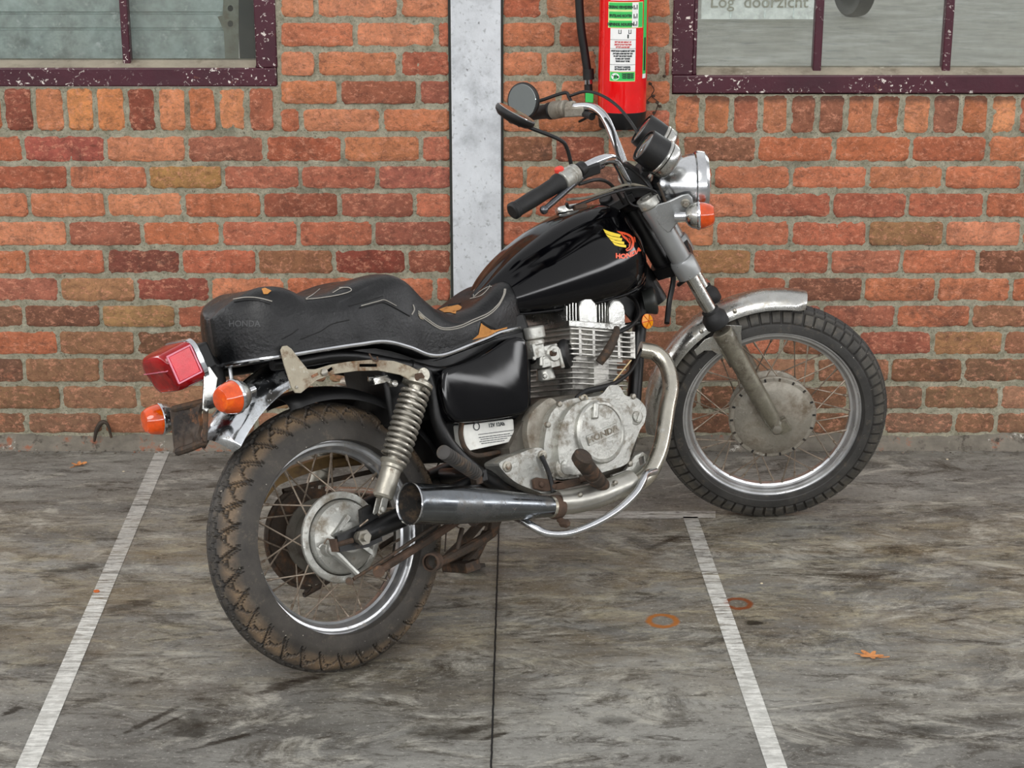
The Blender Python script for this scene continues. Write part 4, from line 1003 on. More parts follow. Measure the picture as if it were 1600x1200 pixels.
# warning light console and cables
b=MBd(); b.plate([S(x,y,.03) for x,y in ((966,262),(980,256),(1012,276),(1020,292),(1008,302),(985,306),(972,296))],AX,.06); bp_('light_console',b,'matt',steer=True,bev=.004)
b=MBd(); b.box(S(965,312,.02),.045,.05,.012,(A,AX,SD)); b.lathe(S(948,315,.03),V((-.3,.2,.9)),[(.016,-.01),(.018,0),(.018,.012),(.014,.015),(.014,.012),(0,.012)],24); bp_('ignition_switch',b,'matt',steer=True,bev=.004)
cab=[ # (points with v), radius, material
 ([(937,262,.24),(952,254,.20),(975,257,.14),(1000,275,.10),(1020,300,.10),(1030,325,.09),(1040,345,.08)],.0042,'matt'),
 ([(905,288,.30),(930,281,.25),(948,284,.20),(962,297,.14),(975,318,.10)],.0045,'matt'),
 ([(885,318,.34),(892,324,.33),(930,310,.28),(968,298,.2),(1000,293,.14),(1022,299,.1),(1028,312,.06)],.0042,'matt'),
 ([(886,312,.34),(920,308,.28),(960,294,.2),(985,288,.14),(1012,294,.1),(1025,302,.06)],.0036,'grimycable'),
 ([(897,325,.33),(915,322,.31)],.007,'rust'),
 ([(1028,285,.1),(1036,305,.11),(1044,325,.11),(1052,345,.10)],.0036,'rustdark'),
 ([(975,300,.1),(985,318,.1),(1000,322,.1),(1018,312,.1)],.0038,'matt'),
 ([(890,150,-.33),(915,143,-.30),(940,149,-.25),(965,166,-.2),(985,190,-.14),(996,208,-.10),(1006,230,-.08),(1010,260,-.04)],.0042,'matt'),
 ([(905,190,-.30),(935,178,-.24),(955,200,-.15),(965,240,-.08),(975,262,-.05)],.0036,'matt')]
M['grimycable']=mat('dusty_cable',(120,114,100),.6,0,[((70,64,56),30,.5,.2,.7,0)])
for P,r,m_ in cab:
    b=MBd(); b.tube([S(*q) for q in P],r,8); bp_('cable',b,m_,hb)
b=MBd(); b.tube([S(1020,318,.06),S(1040,380,.04),S(1052,430,.03),S(1046,470,.05),S(1042,505,.10)],.0075,10); b.tube([S(1050,350,.05),S(1066,400,.03),S(1075,430,.0),S(1060,445,-.03)],.006,10); bp_('brake_hose',b,'matt',steer=True)
# mirrors
def mirror(c,ax,stem,sgn,lb):
    c=V(c);ax=V(ax).normalized()
    b=MBd(); b.lathe(c,ax,[(.047,.004),(.051,.002),(.052,-.004),(.050,-.010),(.040,-.018),(.02,-.022),(0,-.023)],48); o=bp_('mirror',b,'matt',steer=True,label=lb)
    b=MBd(); b.lathe(c,ax,[(.0465,.004),(.046,.0048),(0,.0052)],48); bp_('mirror_glass',b,'mirror',o)
    b=MBd(); b.tube(stem,[.0048,.0048],10); b.ell(stem[0],(.010,.010,.010),10); bp_('mirror_stem',b,'matt',o)
mc=S(817,158,-.33); mirror(mc,(-.56,.79,.19),[mc-V((-.52,.78,.36))*.02+V((.02,0,0)),S(845,157,-.35),S(882,145,-.34),S(889,152,-.33),S(896,166,-.30)],-1,'round mirror with its glass facing out')
mc=S(806,178,.33); mirror(mc,(.52,-.10,.84),[mc-V((.52,-.10,.84))*.022+V((.02,0,-.004)),S(832,201,.33),S(874,218,.32),S(886,232,.31),S(894,264,.30)],1,'round black mirror seen from its back')
# ---- frame tubes
b=MBd(); 
for sd_ in (1,-1):
    v=.115*sd_
    def fb(x,y,vv=v): return (lambda p:V((p.x,vv,p.z)))(B(x,y,abs(vv)))
    b.tube([fb(640,572),fb(664,585),fb(676,615),fb(683,655),fb(700,692),fb(735,728),fb(775,755)],[.016,.017,.016,.015],14)
    b.tube([fb(425,570),fb(460,566),fb(540,556),fb(640,572),fb(700,580),fb(780,545)],.013,12)
    b.tube([fb(775,755),fb(815,772),fb(860,790),fb(905,785)],.014,12)
b.tube([(.30,0,.70),(.55,0,.745),(.95,0,.80),(1.10,0,.80)],.02,12)
b.cyl(FK(0,0,0)*0+V((1.155,0,.67)),V((1.055,0,.868)),.030,24)
b.tube([(1.12,0,.71),(1.05,.02,.60),(.985,.02,.42),(.965,.0,.34)],.019,14)
b.tube([(1.11,0,.76),(.95,0,.735),(.7,0,.725),(.4,0,.70)],.016,12)
b.plate([(1.13,0,.70),(1.06,0,.62),(1.0,0,.70),(1.07,0,.78)],AX,.006)
fr=bp_('frame',b,'frame')
b=MBd(); b.plate([B(x,y,.10) for x,y in ((655,565),(690,575),(692,650),(680,660),(668,600))],AX,.012); bp_('frame_gusset',b,'frame',fr,bev=.004)
# inner mudguard and battery tray bulk
guard('inner_mudguard',None,'matt',.345,18,102,.072,.03,False,centre=V((0,0,RR)))
b=MBd(); b.box((.245,0,.60),.07,.085,.08); b.box((.33,0,.53),.03,.09,.12); bp_('electrics_tray',b,'matt',bev=.01)
b=MBd(); q=B(610,600,.12); b.lathe(q,AX,[(.008,0),(.008,.02),(.005,.021),(.005,.019),(0,.019)],20); b.tube([B(575,592,.10),B(600,592,.115),B(612,598,.12)],.007,10); b.box(B(592,594,.11),.02,.01,.008); bp_('seat_lock',b,'chromed',bev=.002)
# swingarm
b=MBd()
for sd_ in (1,-1):
    v=.118*sd_
    b.tube([(.0,v,.308),(.06,v,.316),(.18,v,.330),(.34,v,.348),(.50,v,.365)],[.020,.024,.024,.026],16)
    b.plate([(-.055,v,.325),(.03,v,.335),(.06,v,.33),(.06,v,.285),(.02,v,.280),(-.055,v,.288)],AX,.012)
    b.plate([(.015,v,.33),(.02,v,.366),(.045,v,.372),(.062,v,.34)],AX,.014)
b.cyl((.50,-.13,.365),(.50,.13,.365),.03,20); b.tube([(.42,-.11,.356),(.42,.11,.356)],.02,12,1)
sa=bp_('swingarm',b,'frame',bev=0)
b=MBd(); b.tube([(-.06,.122,.306),(-.02,.128,.306)],.006,8,1); b.bolt((.028,.125,.318),AX,.008,.004); b.box((-.065,.12,.306),.003,.012,.014); bp_('chain_adjuster',b,'rust',sa)
# chain guard (left side), chain
b=MBd(); rg=[]
for i in range(29):
    a=R(150-100*i/28); r=.160+.02*i/28
    er=V((math.cos(a),0,math.sin(a))); c=V((0,-.088,RR))+V((.5*max(0,(i-12)/16)**1.2*.55,0,0))
    rg.append([c+er*r+V((0,.016,0)),c+er*r+V((0,-.016,0)),c+er*(r-.03)+V((0,-.018,0)),c+er*(r-.03)+V((0,-.014,0)),c+er*(r-.003)+V((0,-.013,0)),c+er*(r-.003)+V((0,.016,0))])
b.rings(rg); b.tube([(.10,-.088,.46),(.28,-.088,.435),(.5,-.088,.40)],.012,8); M['guardbrass']=mat('rusty_chain_guard',(122,98,62),.5,.5,[((70,54,40),18,.5,.2,.8,.2)],bump=(60,.3)); bp_('chain_guard',b,'guardbrass')
b=MBd(); P=[(.0,-.078,RR+.118)]+[(.0+.118*math.cos(a),-.078,RR+.118*math.sin(a)) for a in (R(90+180*k/12) for k in range(1,12))]+[(.0,-.078,RR-.118)]
b.tube([(.55,-.078,.40)]+P+[(.55,-.078,.33)],.0065,6,3); bp_('drive_chain',b,'rustdark')
# brake lever, rods
b=MBd()
b.tube([(-.058,.098,.292),(-.03,.105,.252),(-.010,.108,.222)],[.012,.008,.009],10)
b.lathe((-.058,.078,.296),AX,[(.015,0),(.015,.03),(.008,.032)],16); b.tube([(-.085,.088,.305),(-.075,.09,.31),(-.05,.092,.30)],.004,8)
bp_('brake_arm',b,'alu')
bz=lambda x,y,v: B(x,y,v)
b=MBd(); b.tube([bz(590,893,.11),bz(640,862,.11),bz(690,830,.11),bz(750,790,.10)],.010,10); b.cyl(bz(592,893,.10),bz(592,893,.125),.014,16); bp_('torque_rod',b,'rust')
b=MBd(); b.tube([bz(552,905,.115),bz(610,868,.12),bz(690,815,.13),bz(760,775,.13)],.0042,8); b.cyl(bz(546,908,.10),bz(546,908,.128),.009,12); bp_('brake_rod',b,'rustdark')
b=MBd(); b.tube([bz(505,852,.09),bz(512,842,.10),bz(522,848,.10),bz(540,840,.11),bz(575,812,.13)],.0022,6); bp_('loose_wire',b,'spoke')
# shocks
for sd_ in (1,-1):
    v=.150*sd_
    def sh(x,y): p=B(x,y,.150); return V((p.x,v,p.z))
    t0_,b0_=sh(657,586),sh(592,796)
    d=(b0_-t0_); L=d.length; d=d/L
    b=MBd(); b.lathe(t0_,d,[(.010,.01),(.026,.012),(.036,.02),(.036,.028),(.02,.030),(.017,.036),(.017,L*.64),(.030,L*.645),(.032,L*.66),(.026,L*.68),(.026,L*.70),(.023,L*.71),(.0235,L*.90),(.020,L*.915),(.012,L*.92)],32)
    b.lathe(t0_-AX*.014,AX,[(.016,0),(.016,.028)],20)
    so=bp_('shock_absorber',b,'alushock')
    b=MBd(); b.helix(t0_+d*.036,t0_+d*L*.635,.0305,.0047,12.5,10); bp_('coil_spring',b,'springm',so)
    b=MBd(); b.lathe(t0_+d*(.36*L),d,[(.0105,0),(.0105,.05)],16); bp_('damper_rod',b,'chrome',so)
    b=MBd(); 
    for e_ in (-1,1): b.plate([b0_-d*.030+AX*.011*e_+V((.010,0,0)),b0_-d*.030+AX*.011*e_-V((.010,0,0)),b0_+AX*.011*e_-V((.011,0,.006)),b0_+AX*.011*e_+d*.013,b0_+AX*.011*e_+V((.011,0,-.004))],AX,.004)
    b.bolt(b0_+AX*.013*sd_,AX*sd_,.008,.006); bp_('clevis',b,'alu',so,bev=.0015)
# rear chrome mudguard
def rfr(s): return .425-.035*s
rg_=guard('rear_mudguard',None,'chromeside',.375,92,133,.080,.050,False,centre=V((0,0,RR)),rf=rfr)
# slotted bracket
def slot(x0,y0,x1,y1,w_,v): 
    d=math.hypot(x1-x0,y1-y0); nx_,ny_=-(y1-y0)/d*w_,(x1-x0)/d*w_
    return [B(x,y,v) for x,y in ((x0+nx_,y0+ny_),(x1+nx_,y1+ny_),(x1-nx_,y1-ny_),(x0-nx_,y0-ny_))]
ol=[(438,547),(441,541),(448,540),(455,545),(468,562),(480,577),(492,577),(515,570),(545,565),(580,562),(615,564),(640,572),(655,580),(660,590),(655,598),(645,597),(625,586),(590,579),(555,580),(520,585),(495,594),(480,606),(470,614),(461,614),(455,606),(450,590),(443,568)]
vb=.160
b=MBd(); b.plate([B(x,y,vb) for x,y in ol],AX,.004,[slot(486,589,497,584,2.2,vb),slot(512,580,519,575,2.2,vb),slot(561,571,589,571,2.3,vb)])
sb=bp_('slotted_bracket',b,'grimy',bev=.001)
b=MBd(); b.bolt(B(505,582,vb+.002),AX,.009,.007); b.bolt(B(463,605,vb+.002),AX,.004,.002); bp_('bolt',b,'bolt',sb)
b=MBd(); b.bolt(B(652,590,vb),AX,.011,.014); b.cyl(B(652,590,.11),B(652,590,vb+.022),.006); bp_('rusty_bolt',b,'rust',sb)
b=MBd(); b.tube([B(577,553,.155),B(583,562,.165),B(590,563,.165),B(589,557,.165)],.002,6); bp_('wire_hook',b,'rust',sb)
# grab loop behind seat
b=MBd(); b.tube([B(352,604,-.03),B(347,585,-.035),B(344,560,-.04),B(344,549,-.04),B(349,544,-.03),B(356,548,0),B(358,566,.02),B(362,596,.03)],.005,10,8); bp_('grab_loop',b,'rim')
# ---- rear lamp cluster
def bx_(c,hx,hy,hz,tilt):
    X=V((math.cos(tilt),0,-math.sin(tilt))); Z=V((math.sin(tilt),0,math.cos(tilt))); return (c,hx,hy,hz,(X,AX,Z))
TC=B(267,577,0); ti=R(-14)
X=V((math.cos(ti),0,-math.sin(ti))); Z=V((math.sin(ti),0,math.cos(ti))); AXS=(X,AX,Z)
def rbox(b,c,hx,hy,hz,taper=0,rc=.024,n=8):
    # rounded-rect loft along X axis of AXS, from -hx (rear) to hx
    rg=[]
    for (t_,sc) in ((-1,.66),(-.97,.78),(-.90,.87),(-.78,.93),(-.5,.97),(0,.99),(1,1.0)):
        ring=[]
        yy=hy*sc;zz=hz*sc
        for (sy,sz,a0) in ((1,1,0),(-1,1,90),(-1,-1,180),(1,-1,270)):
            for k in range(n):
                a=R(a0+90*k/(n-1)); ring.append(c+X*(hx*t_+.006*(1 if t_<0 else 0)*((sz<0)*(-t_)))+AX*(sy*(yy-rc)+rc*math.cos(a))+Z*(sz*(zz-rc)+rc*math.sin(a)))
        rg.append(ring)
    b.rings(rg); return b
HXL,HYL,HZL=.037,.062,.046
b=MBd(); rbox(b,TC,HXL,HYL,HZL); tl=bp_('tail_lamp',b,'red_lens',ang=30)
b=MBd(); cc=TC+X*(HXL+.005); rg=[]
for t_,sc in ((-.006,1.0),(-.005,1.05),(.006,1.05),(.010,.98)):
    ring=[]
    yy,zz=HYL*sc,HZL*sc; rc=.025
    for (sy,sz,a0) in ((1,1,0),(-1,1,90),(-1,-1,180),(1,-1,270)):
        for k in range(6): a=R(a0+18*k); ring.append(cc+X*t_+AX*(sy*(yy-rc)+rc*math.cos(a))+Z*(sz*(zz-rc)+rc*math.sin(a)))
    rg.append(ring)
b.rings(rg); bp_('chrome_surround',b,'chrome',tl)
b=MBd(); b.box(TC+X*.003+AX*(HYL*.985)+Z*.006,.027,.002,.029,AXS); bp_('side_reflector',b,'red_reflector',tl,bev=.001)
b=MBd()
for ddx,ddz,hx_,hz_ in ((.030,0,.0016,.031),(-.030,0,.0016,.031),(0,.031,.031,.0016),(0,-.031,.031,.0016)): b.box(TC+X*(.003+ddx)+AX*(HYL*.985+.0012)+Z*(.006+ddz),hx_,.0015,hz_,AXS)
bp_('reflector_border',b,'pinkedge',tl)
b=MBd(); b.box(TC-X*(HXL*.97)+Z*.008,.002,HYL*.86,.0008,AXS); bp_('lens_seam',b,'pinkedge',tl)
b=MBd(); b.box(TC+X*(HXL+.030)+Z*-.004,.018,.045,.030,AXS); b.tube([TC+X*(HXL+.02),TC+X*(HXL+.05)-Z*.04,TC+X*(HXL+.045)-Z*.10],[.03,.026,.02],12); bp_('lamp_mount',b,'matt',tl,bev=.006)
# chrome upright plate from mudguard to lamp
b=MBd(); b.plate([B(x,y,.055) for x,y in ((318,575),(326,572),(340,592),(335,625),(322,645),(316,640))],AX,.006); b.plate([B(x,y,-.055) for x,y in ((318,575),(326,572),(340,592),(335,625),(322,645),(316,640))],AX,.006)
b.plate([B(328,576,.055),B(340,592,.055),B(340,592,.055)-V((0,.11,0)),B(328,576,.055)-V((0,.11,0))],V((1,0,.6)),.004); bp_('lamp_bracket',b,'chromed',bev=.002)
# number plate carrier (bare, rusty)
c0=[B(270,640,-.03),B(322,627,.045),B(320,690,.045),B(277,706,-.03)]
b=MBd(); n=14; rg=[]
for i in range(n+1):
    s=i/n; A_=c0[0].lerp(c0[3],s); D_=c0[1].lerp(c0[2],s); w_=1-.22*math.sin(s*PI)**1
    mid=(A_+D_)/2; row=[]
    for k in range(13):
        q=-1+k/6; p=mid+(D_-A_)/2*q*w_; p=p+V((-.010*(q*q)+ .010*noise.noise(V((q*2.2,s*3,1))),0,.004*noise.noise(V((q*3,s*2,5))))) ; row.append(p)
    back=[p+V((.009,.0,0)) for p in reversed(row)]
    rg.append(row+back)
b.rings(rg); nc=bp_('plate_carrier',b,'crumple',ang=40)
b=MBd(); b.tube([c0[0],c0[3]],.007,8,1); b.tube([c0[1],c0[2]],.006,8,1); b.tube([c0[3],(c0[2]+c0[3])/2-V((.004,0,.002)),c0[2]],.009,8); b.tube([c0[0],c0[1]],.008,8,1); bp_('carrier_edge',b,'rustdark',nc)
q=B(366,620,.185); indicator(q,(-1,.12,-.02),'rear_indicator',False,(q.x+.055,q.y-.01,q.z+.006),rad=.035)
q=B(250,655,-.10); indicator(q,(-1,-.12,.05),'rear_indicator',False,(q.x+.05,-.06,q.z+.004),rad=.034)
b=MBd(); b.tube([B(395,614,.16),(lambda p:V((p.x,.08,p.z)))(B(400,612,.10))],.009,10,1); b.tube([B(262,652,-.08),B(300,640,.0),B(330,632,.06),B(345,626,.12)],.009,10); bp_('indicator_bar',b,'frame')
# ---- exhaust
b=MBd(); MC=B(641,787,.215); ME=B(868,792,.205)
d=(ME-MC).normalized(); L=(ME-MC).length
b.lathe(MC,d,[(.045,0),(.0465,-.002),(.0475,.002),(.0465,.01),(.0445,L*.3),(.039,L*.55),(.032,L*.75),(.026,L*.93),(.0235,L)],48,False,True)
mu=bp_('silencer',b,'muffler')
b=MBd(); b.lathe(MC,d,[(.0475,.001),(.0485,-.001),(.0475,-.004),(.0455,-.002)],48,False,False); bp_('silencer_rim',b,'chrome',mu)
b=MBd(); b.lathe(MC,d,[(.0445,.0),(.041,.045),(.036,.062),(.0,.064)],40,False,True); b.lathe(MC+d*.02+V((0,.004,-.002)),d,[(.010,0),(.010,.04)],20,False,False); b.ell(MC+d*.058+V((0,-.012,-.020)),(.01,.006,.006),10); b.ell(MC+d*.058+V((0,-.022,.005)),(.006,.006,.006),10); bp_('baffle',b,'soot',mu)
b=MBd(); b.lathe(MC+d*.03+V((0,.004,-.002)),d,[(.0085,0),(.0085,.005)],20); bp_('tailpipe_shade_disc',b,'inkhole',mu)  # near-black disc, its colour painting the shade inside the tailpipe
pipe=[ME-d*.03,B(900,786,.20),B(940,776,.20),B(985,760,.20),B(1012,742,.20),B(1028,712,.195),B(1036,680,.185),B(1042,640,.17),B(1048,605,.15),B(1042,572,.125),B(1025,552,.10),B(1000,546,.08)]
b=MBd(); b.tube(pipe,[.022,.0215,.0215],20,6); b.lathe(ME-d*.02,d,[(.025,0),(.0265,.004),(.0265,.02),(.024,.028)],24); 
hp_=bp_('exhaust_pipe',b,'shieldpipe')
b=MBd(); b.lathe(ME-d*.012,d,[(.027,0),(.0285,.003),(.0285,.022),(.027,.026)],28); b.cyl(ME+V((0,.005,-.03)),ME+V((.0,.03,-.045)),.008,8); b.bolt(ME+V((0,.012,-.04)),AX,.010,.02); bp_('clamp',b,'rust',hp_)
# heat shield: half tube
b=MBd(); P=cat([B(872,780,.212),B(900,778,.215),B(935,770,.215),B(968,757,.212),B(990,748,.21)],5); rg=[]
for i,p in enumerate(P):
    t_=(P[min(i+1,len(P)-1)]-P[max(0,i-1)]).normalized(); nrm=AX; up=t_.cross(nrm)*-1 if t_.cross(nrm).z<0 else t_.cross(nrm)
    c=p-V((0,.012,.008)); ring=[]
    for k in range(13): a=R(-80+180*k/12); ring.append(c+(nrm*math.cos(a)+up*math.sin(a))*.0305)
    for k in range(13): a=R(100-180*k/12); ring.append(c+(nrm*math.cos(a)+up*math.sin(a))*.029)
    rg.append(ring)
b.rings(rg); hs=bp_('heat_shield',b,'shield',hp_)
b=MBd()
for x,y in ((907,773),(962,754)): q=B(x,y,.232); b.lathe(q,AX,[(.006,-.006),(.006,.002),(.003,.004)],12)
bp_('shield_screw',b,'bolt',hp_)
b=MBd(); v=.16; b.tube([(lambda p:V((p.x,-.16,p.z)))(p) for p in (pipe[3],pipe[5],pipe[7],pipe[9],pipe[11])],.0215,16); b.tube([V((p.x,-.17,p.z)) for p in pipe[:5]]+[],.021,14)
b.lathe(V((MC.x,-.185,MC.z)),d,[(.045,0),(.0445,L*.3),(.032,L*.75),(.0235,L)],32); bp_('left_exhaust',b,'shieldpipe')
# lower chrome rail
b=MBd(); b.tube([B(1024,736,.215),B(1010,741,.225),B(1004,752,.235),B(992,772,.245),B(965,797,.25),B(930,818,.25),B(890,833,.245),B(858,834,.235),B(838,826,.22),B(818,814,.19),B(800,806,.15)],.0095,14); bp_('lower_rail',b,'chrome')
b=MBd(); b.plate([B(x,y,.17) for x,y in ((990,712),(1002,706),(1010,712),(1013,728),(1030,722),(1030,732),(1008,745),(985,752),(960,758),(955,742),(975,735))],AX,.012,[[B(x,y,.17) for x,y in ((996,716),(1004,712),(1006,724),(998,728))]]); bp_('engine_mount_plate',b,'alu',bev=.002)
# ---- engine
b=MBd()
ol=[(800,700),(820,660),(838,640),(862,622),(900,616),(945,610),(985,620),(1002,645),(1000,690),(985,735),(940,752),(880,765),(830,762),(806,740)]
def BB(x,y,v,vw): p=B(x,y,v); return V((p.x,vw,p.z))
b.plate([BB(x,y,.15,.02) for x,y in ol],AX,.24)
en=bp_('engine',b,'hubdark',bev=.012)  # dark case colour stands in for shade in the gap behind the covers
def cover(name,ol,v,v0,v1,m='alu',bev=.006,parent=en,label=None):
    b=MBd(); P=[B(x,y,v) for x,y in ol]; n=len(P); 
    Q=cat([V((p.x,0,p.z)) for p in P],4,True)
    b.plate([V((p.x,(v0+v1)/2,p.z)) for p in Q],AX,v1-v0); return bp_(name,b,m,parent,label,bev=bev,ang=30)
cover('rear_engine_cover',[(826,700),(822,672),(828,648),(842,632),(860,622),(872,640),(866,690),(858,722),(838,716)],.155,.13,.160,'aludirty')
cover('clutch_cover',[(857,735),(848,705),(852,670),(860,645),(878,628),(900,622),(935,618),(950,603),(966,604),(975,618),(993,622),(1007,638),(1005,660),(998,672),(985,705),(978,724),(950,735),(915,744),(890,748),(868,748)],.175,.13,.180,'alu',.007)
cover('clutch_cover_rim',[(878,736),(870,710),(872,675),(884,645),(905,628),(940,622),(975,630),(985,652),(984,680),(976,705),(962,722),(930,735),(900,742)],.19,.175,.196,'alu',.005)
c_=B(940,675,.205); c_=V((c_.x,0,c_.z)); c_e=V((c_.x,.20,c_.z))
b=MBd(); b.lathe(c_,AX,[(.078,.190),(.078,.203),(.074,.208),(.068,.209),(.066,.206),(.0,.2065)],64); bp_('round_cover_plate',b,'alu',en)
# raised maker plate and lettering
pb=B(942,687,.208); ux=(B(970,668,.208)-B(916,692,.208)).normalized(); uz=AX.cross(ux)*-1
if uz.z<0: uz=-uz
b=MBd(); pc=V((c_.x+.0,.2075,c_.z-.006)); b.box(pc,.052,.0015,.013,(ux,AX,uz)); bp_('name_plate',b,'alu',en,bev=.001)
vs,fs=text_mesh('HONDA',.021,.0004,.0012); b=MBd(); b.add([pc+ux*v.x*1.35+uz*v.y+AX*(.0022+v.z) for v in vs],fs); bp_('lettering',b,'aludirty',en)
b=MBd(); q=V((c_.x-.012,.21,c_.z+.055)); b.box(q,.008,.006,.02,(V((.95,0,-.3)).normalized(),AX,V((.3,0,.95)).normalized())); bp_('cover_rib',b,'alu',en,bev=.004)
q=B(996,651,.185); b=MBd(); b.lathe(V((q.x,.168,q.z)),AX,[(.022,0),(.022,.012),(.0165,.014)],32); b.lathe(V((q.x,.18,q.z)),AX,[(.0145,0),(.0145,.006),(.013,.0075)],32); b.box(V((q.x,.189,q.z)),.011,.0018,.002,(V((.6,0,.8)),AX,V((-.8,0,.6)))); bp_('oil_cap',b,'alu',en)
q=B(882,730,.19); b=MBd(); b.lathe(V((q.x,.15,q.z)),AX,[(.028,0),(.026,.04),(.018,.046),(.018,.05),(.0,.051)],28); bp_('shaft_boss',b,'alu',en)
cover('sprocket_cover',[(777,728),(786,718),(805,710),(832,700),(846,702),(856,712),(862,740),(868,766),(850,772),(828,765),(800,752)],.17,.12,.178,'alu',.006)
b=MBd()
for x,y in ((793,729),(848,712)): q=B(x,y,.18); b.lathe(V((q.x,.174,q.z)),AX,[(.013,0),(.013,.007),(.009,.008)],20); b.bolt(V((q.x,.181,q.z)),AX,.008,.005)
for x,y in ((852,664),(870,632),(905,622),(985,620),(980,725),(905,742),(860,742)): q=B(x,y,.17); b.lathe(V((q.x,.176,q.z)),AX,[(.008,0),(.007,.008),(.004,.009)],12)
bp_('bolt',b,'bolt',en)
b=MBd(); b.tube([B(846,712,.185),B(858,740,.19),B(864,768,.19)],.006,10); bp_('shift_link',b,'frame',en)
# cylinders
t_=R(13); ea=V((math.sin(t_),0,math.cos(t_))); ef=V((math.cos(t_),0,-math.sin(t_))); E0=V((.785,0,.485))
def eb(b,h0,h1,f0,f1,v0,v1): b.box(E0+ea*(h0+h1)/2+ef*(f0+f1)/2+AX*(v0+v1)/2,(f1-f0)/2,(v1-v0)/2,(h1-h0)/2,(ef,AX,ea))
def fin(b,h,f0,f1,v,th=.0026,rc=.02):
    ring=[]
    for (sf,sv,a0) in ((1,1,0),(-1,1,90),(-1,-1,180),(1,-1,270)):
        for k in range(5):
            a=R(a0+22.5*k); f=(f1 if sf>0 else f0); ring.append(E0+ef*(f-sf*rc+rc*math.cos(a))+AX*(sv*(v-rc)+rc*math.sin(a))+ea*h)
    b.rings([[p-ea*th/2 for p in ring],[p+ea*th/2 for p in ring]])
b=MBd(); eb(b,-.03,.10,-.075,.075,-.105,.105)
for k in range(6): fin(b,.006+.0135*k,-.098,.098,.128)
eb(b,.0,.08,-.022,.028,.105,.126)
cy=bp_('cylinder_block',b,'fins',en)
b=MBd(); eb(b,.08,.165,-.088,.088,-.112,.112)
for k in range(6): fin(b,.092+.0125*k,-.100,.112,.136,.003,.012)
for f in (-.03,.055,-.075): eb(b,.088,.158,f-.004,f+.004,.11,.136)
eb(b,.09,.158,.100,.116,.05,.13); eb(b,.09,.158,.100,.116,-.13,-.05)
bp_('cylinder_head',b,'finsb',en)
b=MBd(); eb(b,.160,.176,-.100,.100,-.12,.125)
for v0 in (.062,-.062):
    for f0,f1,hh in ((-.060,-.002,.248),(.040,.094,.250)):
        rg=[]
        for vv,k in ((v0-.056,.80),(v0-.050,.93),(v0-.02,1),(v0+.02,1),(v0+.048,.93),(v0+.056,.80)):
            fm=(f0+f1)/2; fh=(f1-f0)/2*(.9+.1*k)
            rg.append([E0+ef*(fm+fh*f)+AX*vv+ea*(.174+(hh-.174)*h*k) for f,h in ((-1,0),(-1,.62),(-.82,.86),(-.4,1),(.4,1),(.82,.86),(1,.62),(1,0))])
        b.rings(rg)
for f in (-.096,-.086,-.076,-.066): eb(b,.174,.214+(.096+f)*.5,f-.0018,f+.0018,-.11,.112)
for f in (.006,.016,.026,.036): eb(b,.174,.246,f-.0018,f+.0018,-.11,.108)
bp_('valve_cover',b,'polish',en,bev=.003)
q=B(954,537,.14); b=MBd(); b.tube([V((q.x-.045,.135,q.z-.04)),V((q.x-.02,.148,q.z-.015)),V((q.x+.012,.150,q.z+.018)),V((q.x+.03,.14,q.z+.035))],[.011,.0125,.010,.008],12); bp_('spark_plug_cap',b,'rustdark',en)
b=MBd(); b.tube([B(966,520,.14),B(985,510,.13),B(998,492,.10),B(992,470,.06),B(975,458,.03)],.005,10); bp_('ignition_lead',b,'matt',en)
b=MBd(); b.tube([B(986,563,.14),B(968,585,.15),B(950,606,.165)],.0018,6); b.tube([B(950,606,.165),B(940,612,.17)],.003,6,1); bp_('clutch_wire',b,'cream',en)
b=MBd(); b.tube([B(900,622,.17),B(915,612,.175),B(940,606,.175),B(958,600,.16),B(985,580,.13),B(1005,540,.08)],[.005,.008,.008,.005,.004],10); bp_('clutch_cable',b,'matt',en)
b=MBd(); b.tube([B(905,622,.18),B(915,618,.185),B(922,634,.19),B(934,638,.19)],.003,8); b.box(B(953,618,.165),.014,.012,.010); bp_('clutch_arm',b,'grimy',en,bev=.002)
# carburettor and air box
ca=B(855,555,.10)
b=MBd(); 
def cb_(x,y,v,r0,r1,h,axis,seg=28): q=B(x,y,v); b.lathe(q-V(axis)*h/2,axis,[(r0*.9,0),(r0,.003),(r1,h-.003),(r1*.9,h)],seg)
cb_(835,520,.115,.026,.026,.030,(0,0,1)); cb_(836,535,.115,.023,.023,.014,(0,0,1))
bp_('carburettor_cap',b,'alu',en)
b=MBd(); q=B(848,557,.10); b.box(q,.030,.028,.026); b.box(B(836,548,.115),.018,.016,.018); b.box(B(862,560,.115),.018,.014,.022); cb_(852,585,.10,.024,.020,.030,(0,0,1)); b.cyl(B(845,540,.125),B(845,572,.125),.006); b.bolt(B(833,560,.145),AX,.006,.006); b.bolt(B(865,548,.145),AX,.006,.006); b.bolt(B(850,588,.14),AX,.007,.006); b.cyl(B(872,545,.13),B(880,575,.13),.005)
bp_('carburettor',b,'alu',en,bev=.004)
b=MBd(); q=B(883,553,.08); b.lathe(q,V((1,0,.12)),[(.022,-.02),(.030,-.012),(.034,-.004),(.034,.006),(.026,.012),(.024,.03)],32); bp_('intake_manifold',b,'matt',en)
b=MBd(); q=B(884,553,.112); b.lathe(q-V((.5,.8,.0))*.012,V((.55,.83,0)),[(.030,0),(.037,.004),(.038,.012),(.034,.020),(.022,.024),(0,.024)],36); bp_('diaphragm_cover',b,'matt',en)
b=MBd(); q=B(864,552,.125); b.lathe(q,AX,[(.021,-.01),(.021,.004),(.018,.008),(0,.008)],28); bp_('choke_cover',b,'alu',en)
b=MBd(); q=B(864,552,.137); b.lathe(q,AX,[(.0075,-.01),(.0075,.006),(.0045,.007)],16); bp_('drain_ring',b,'rust',en)
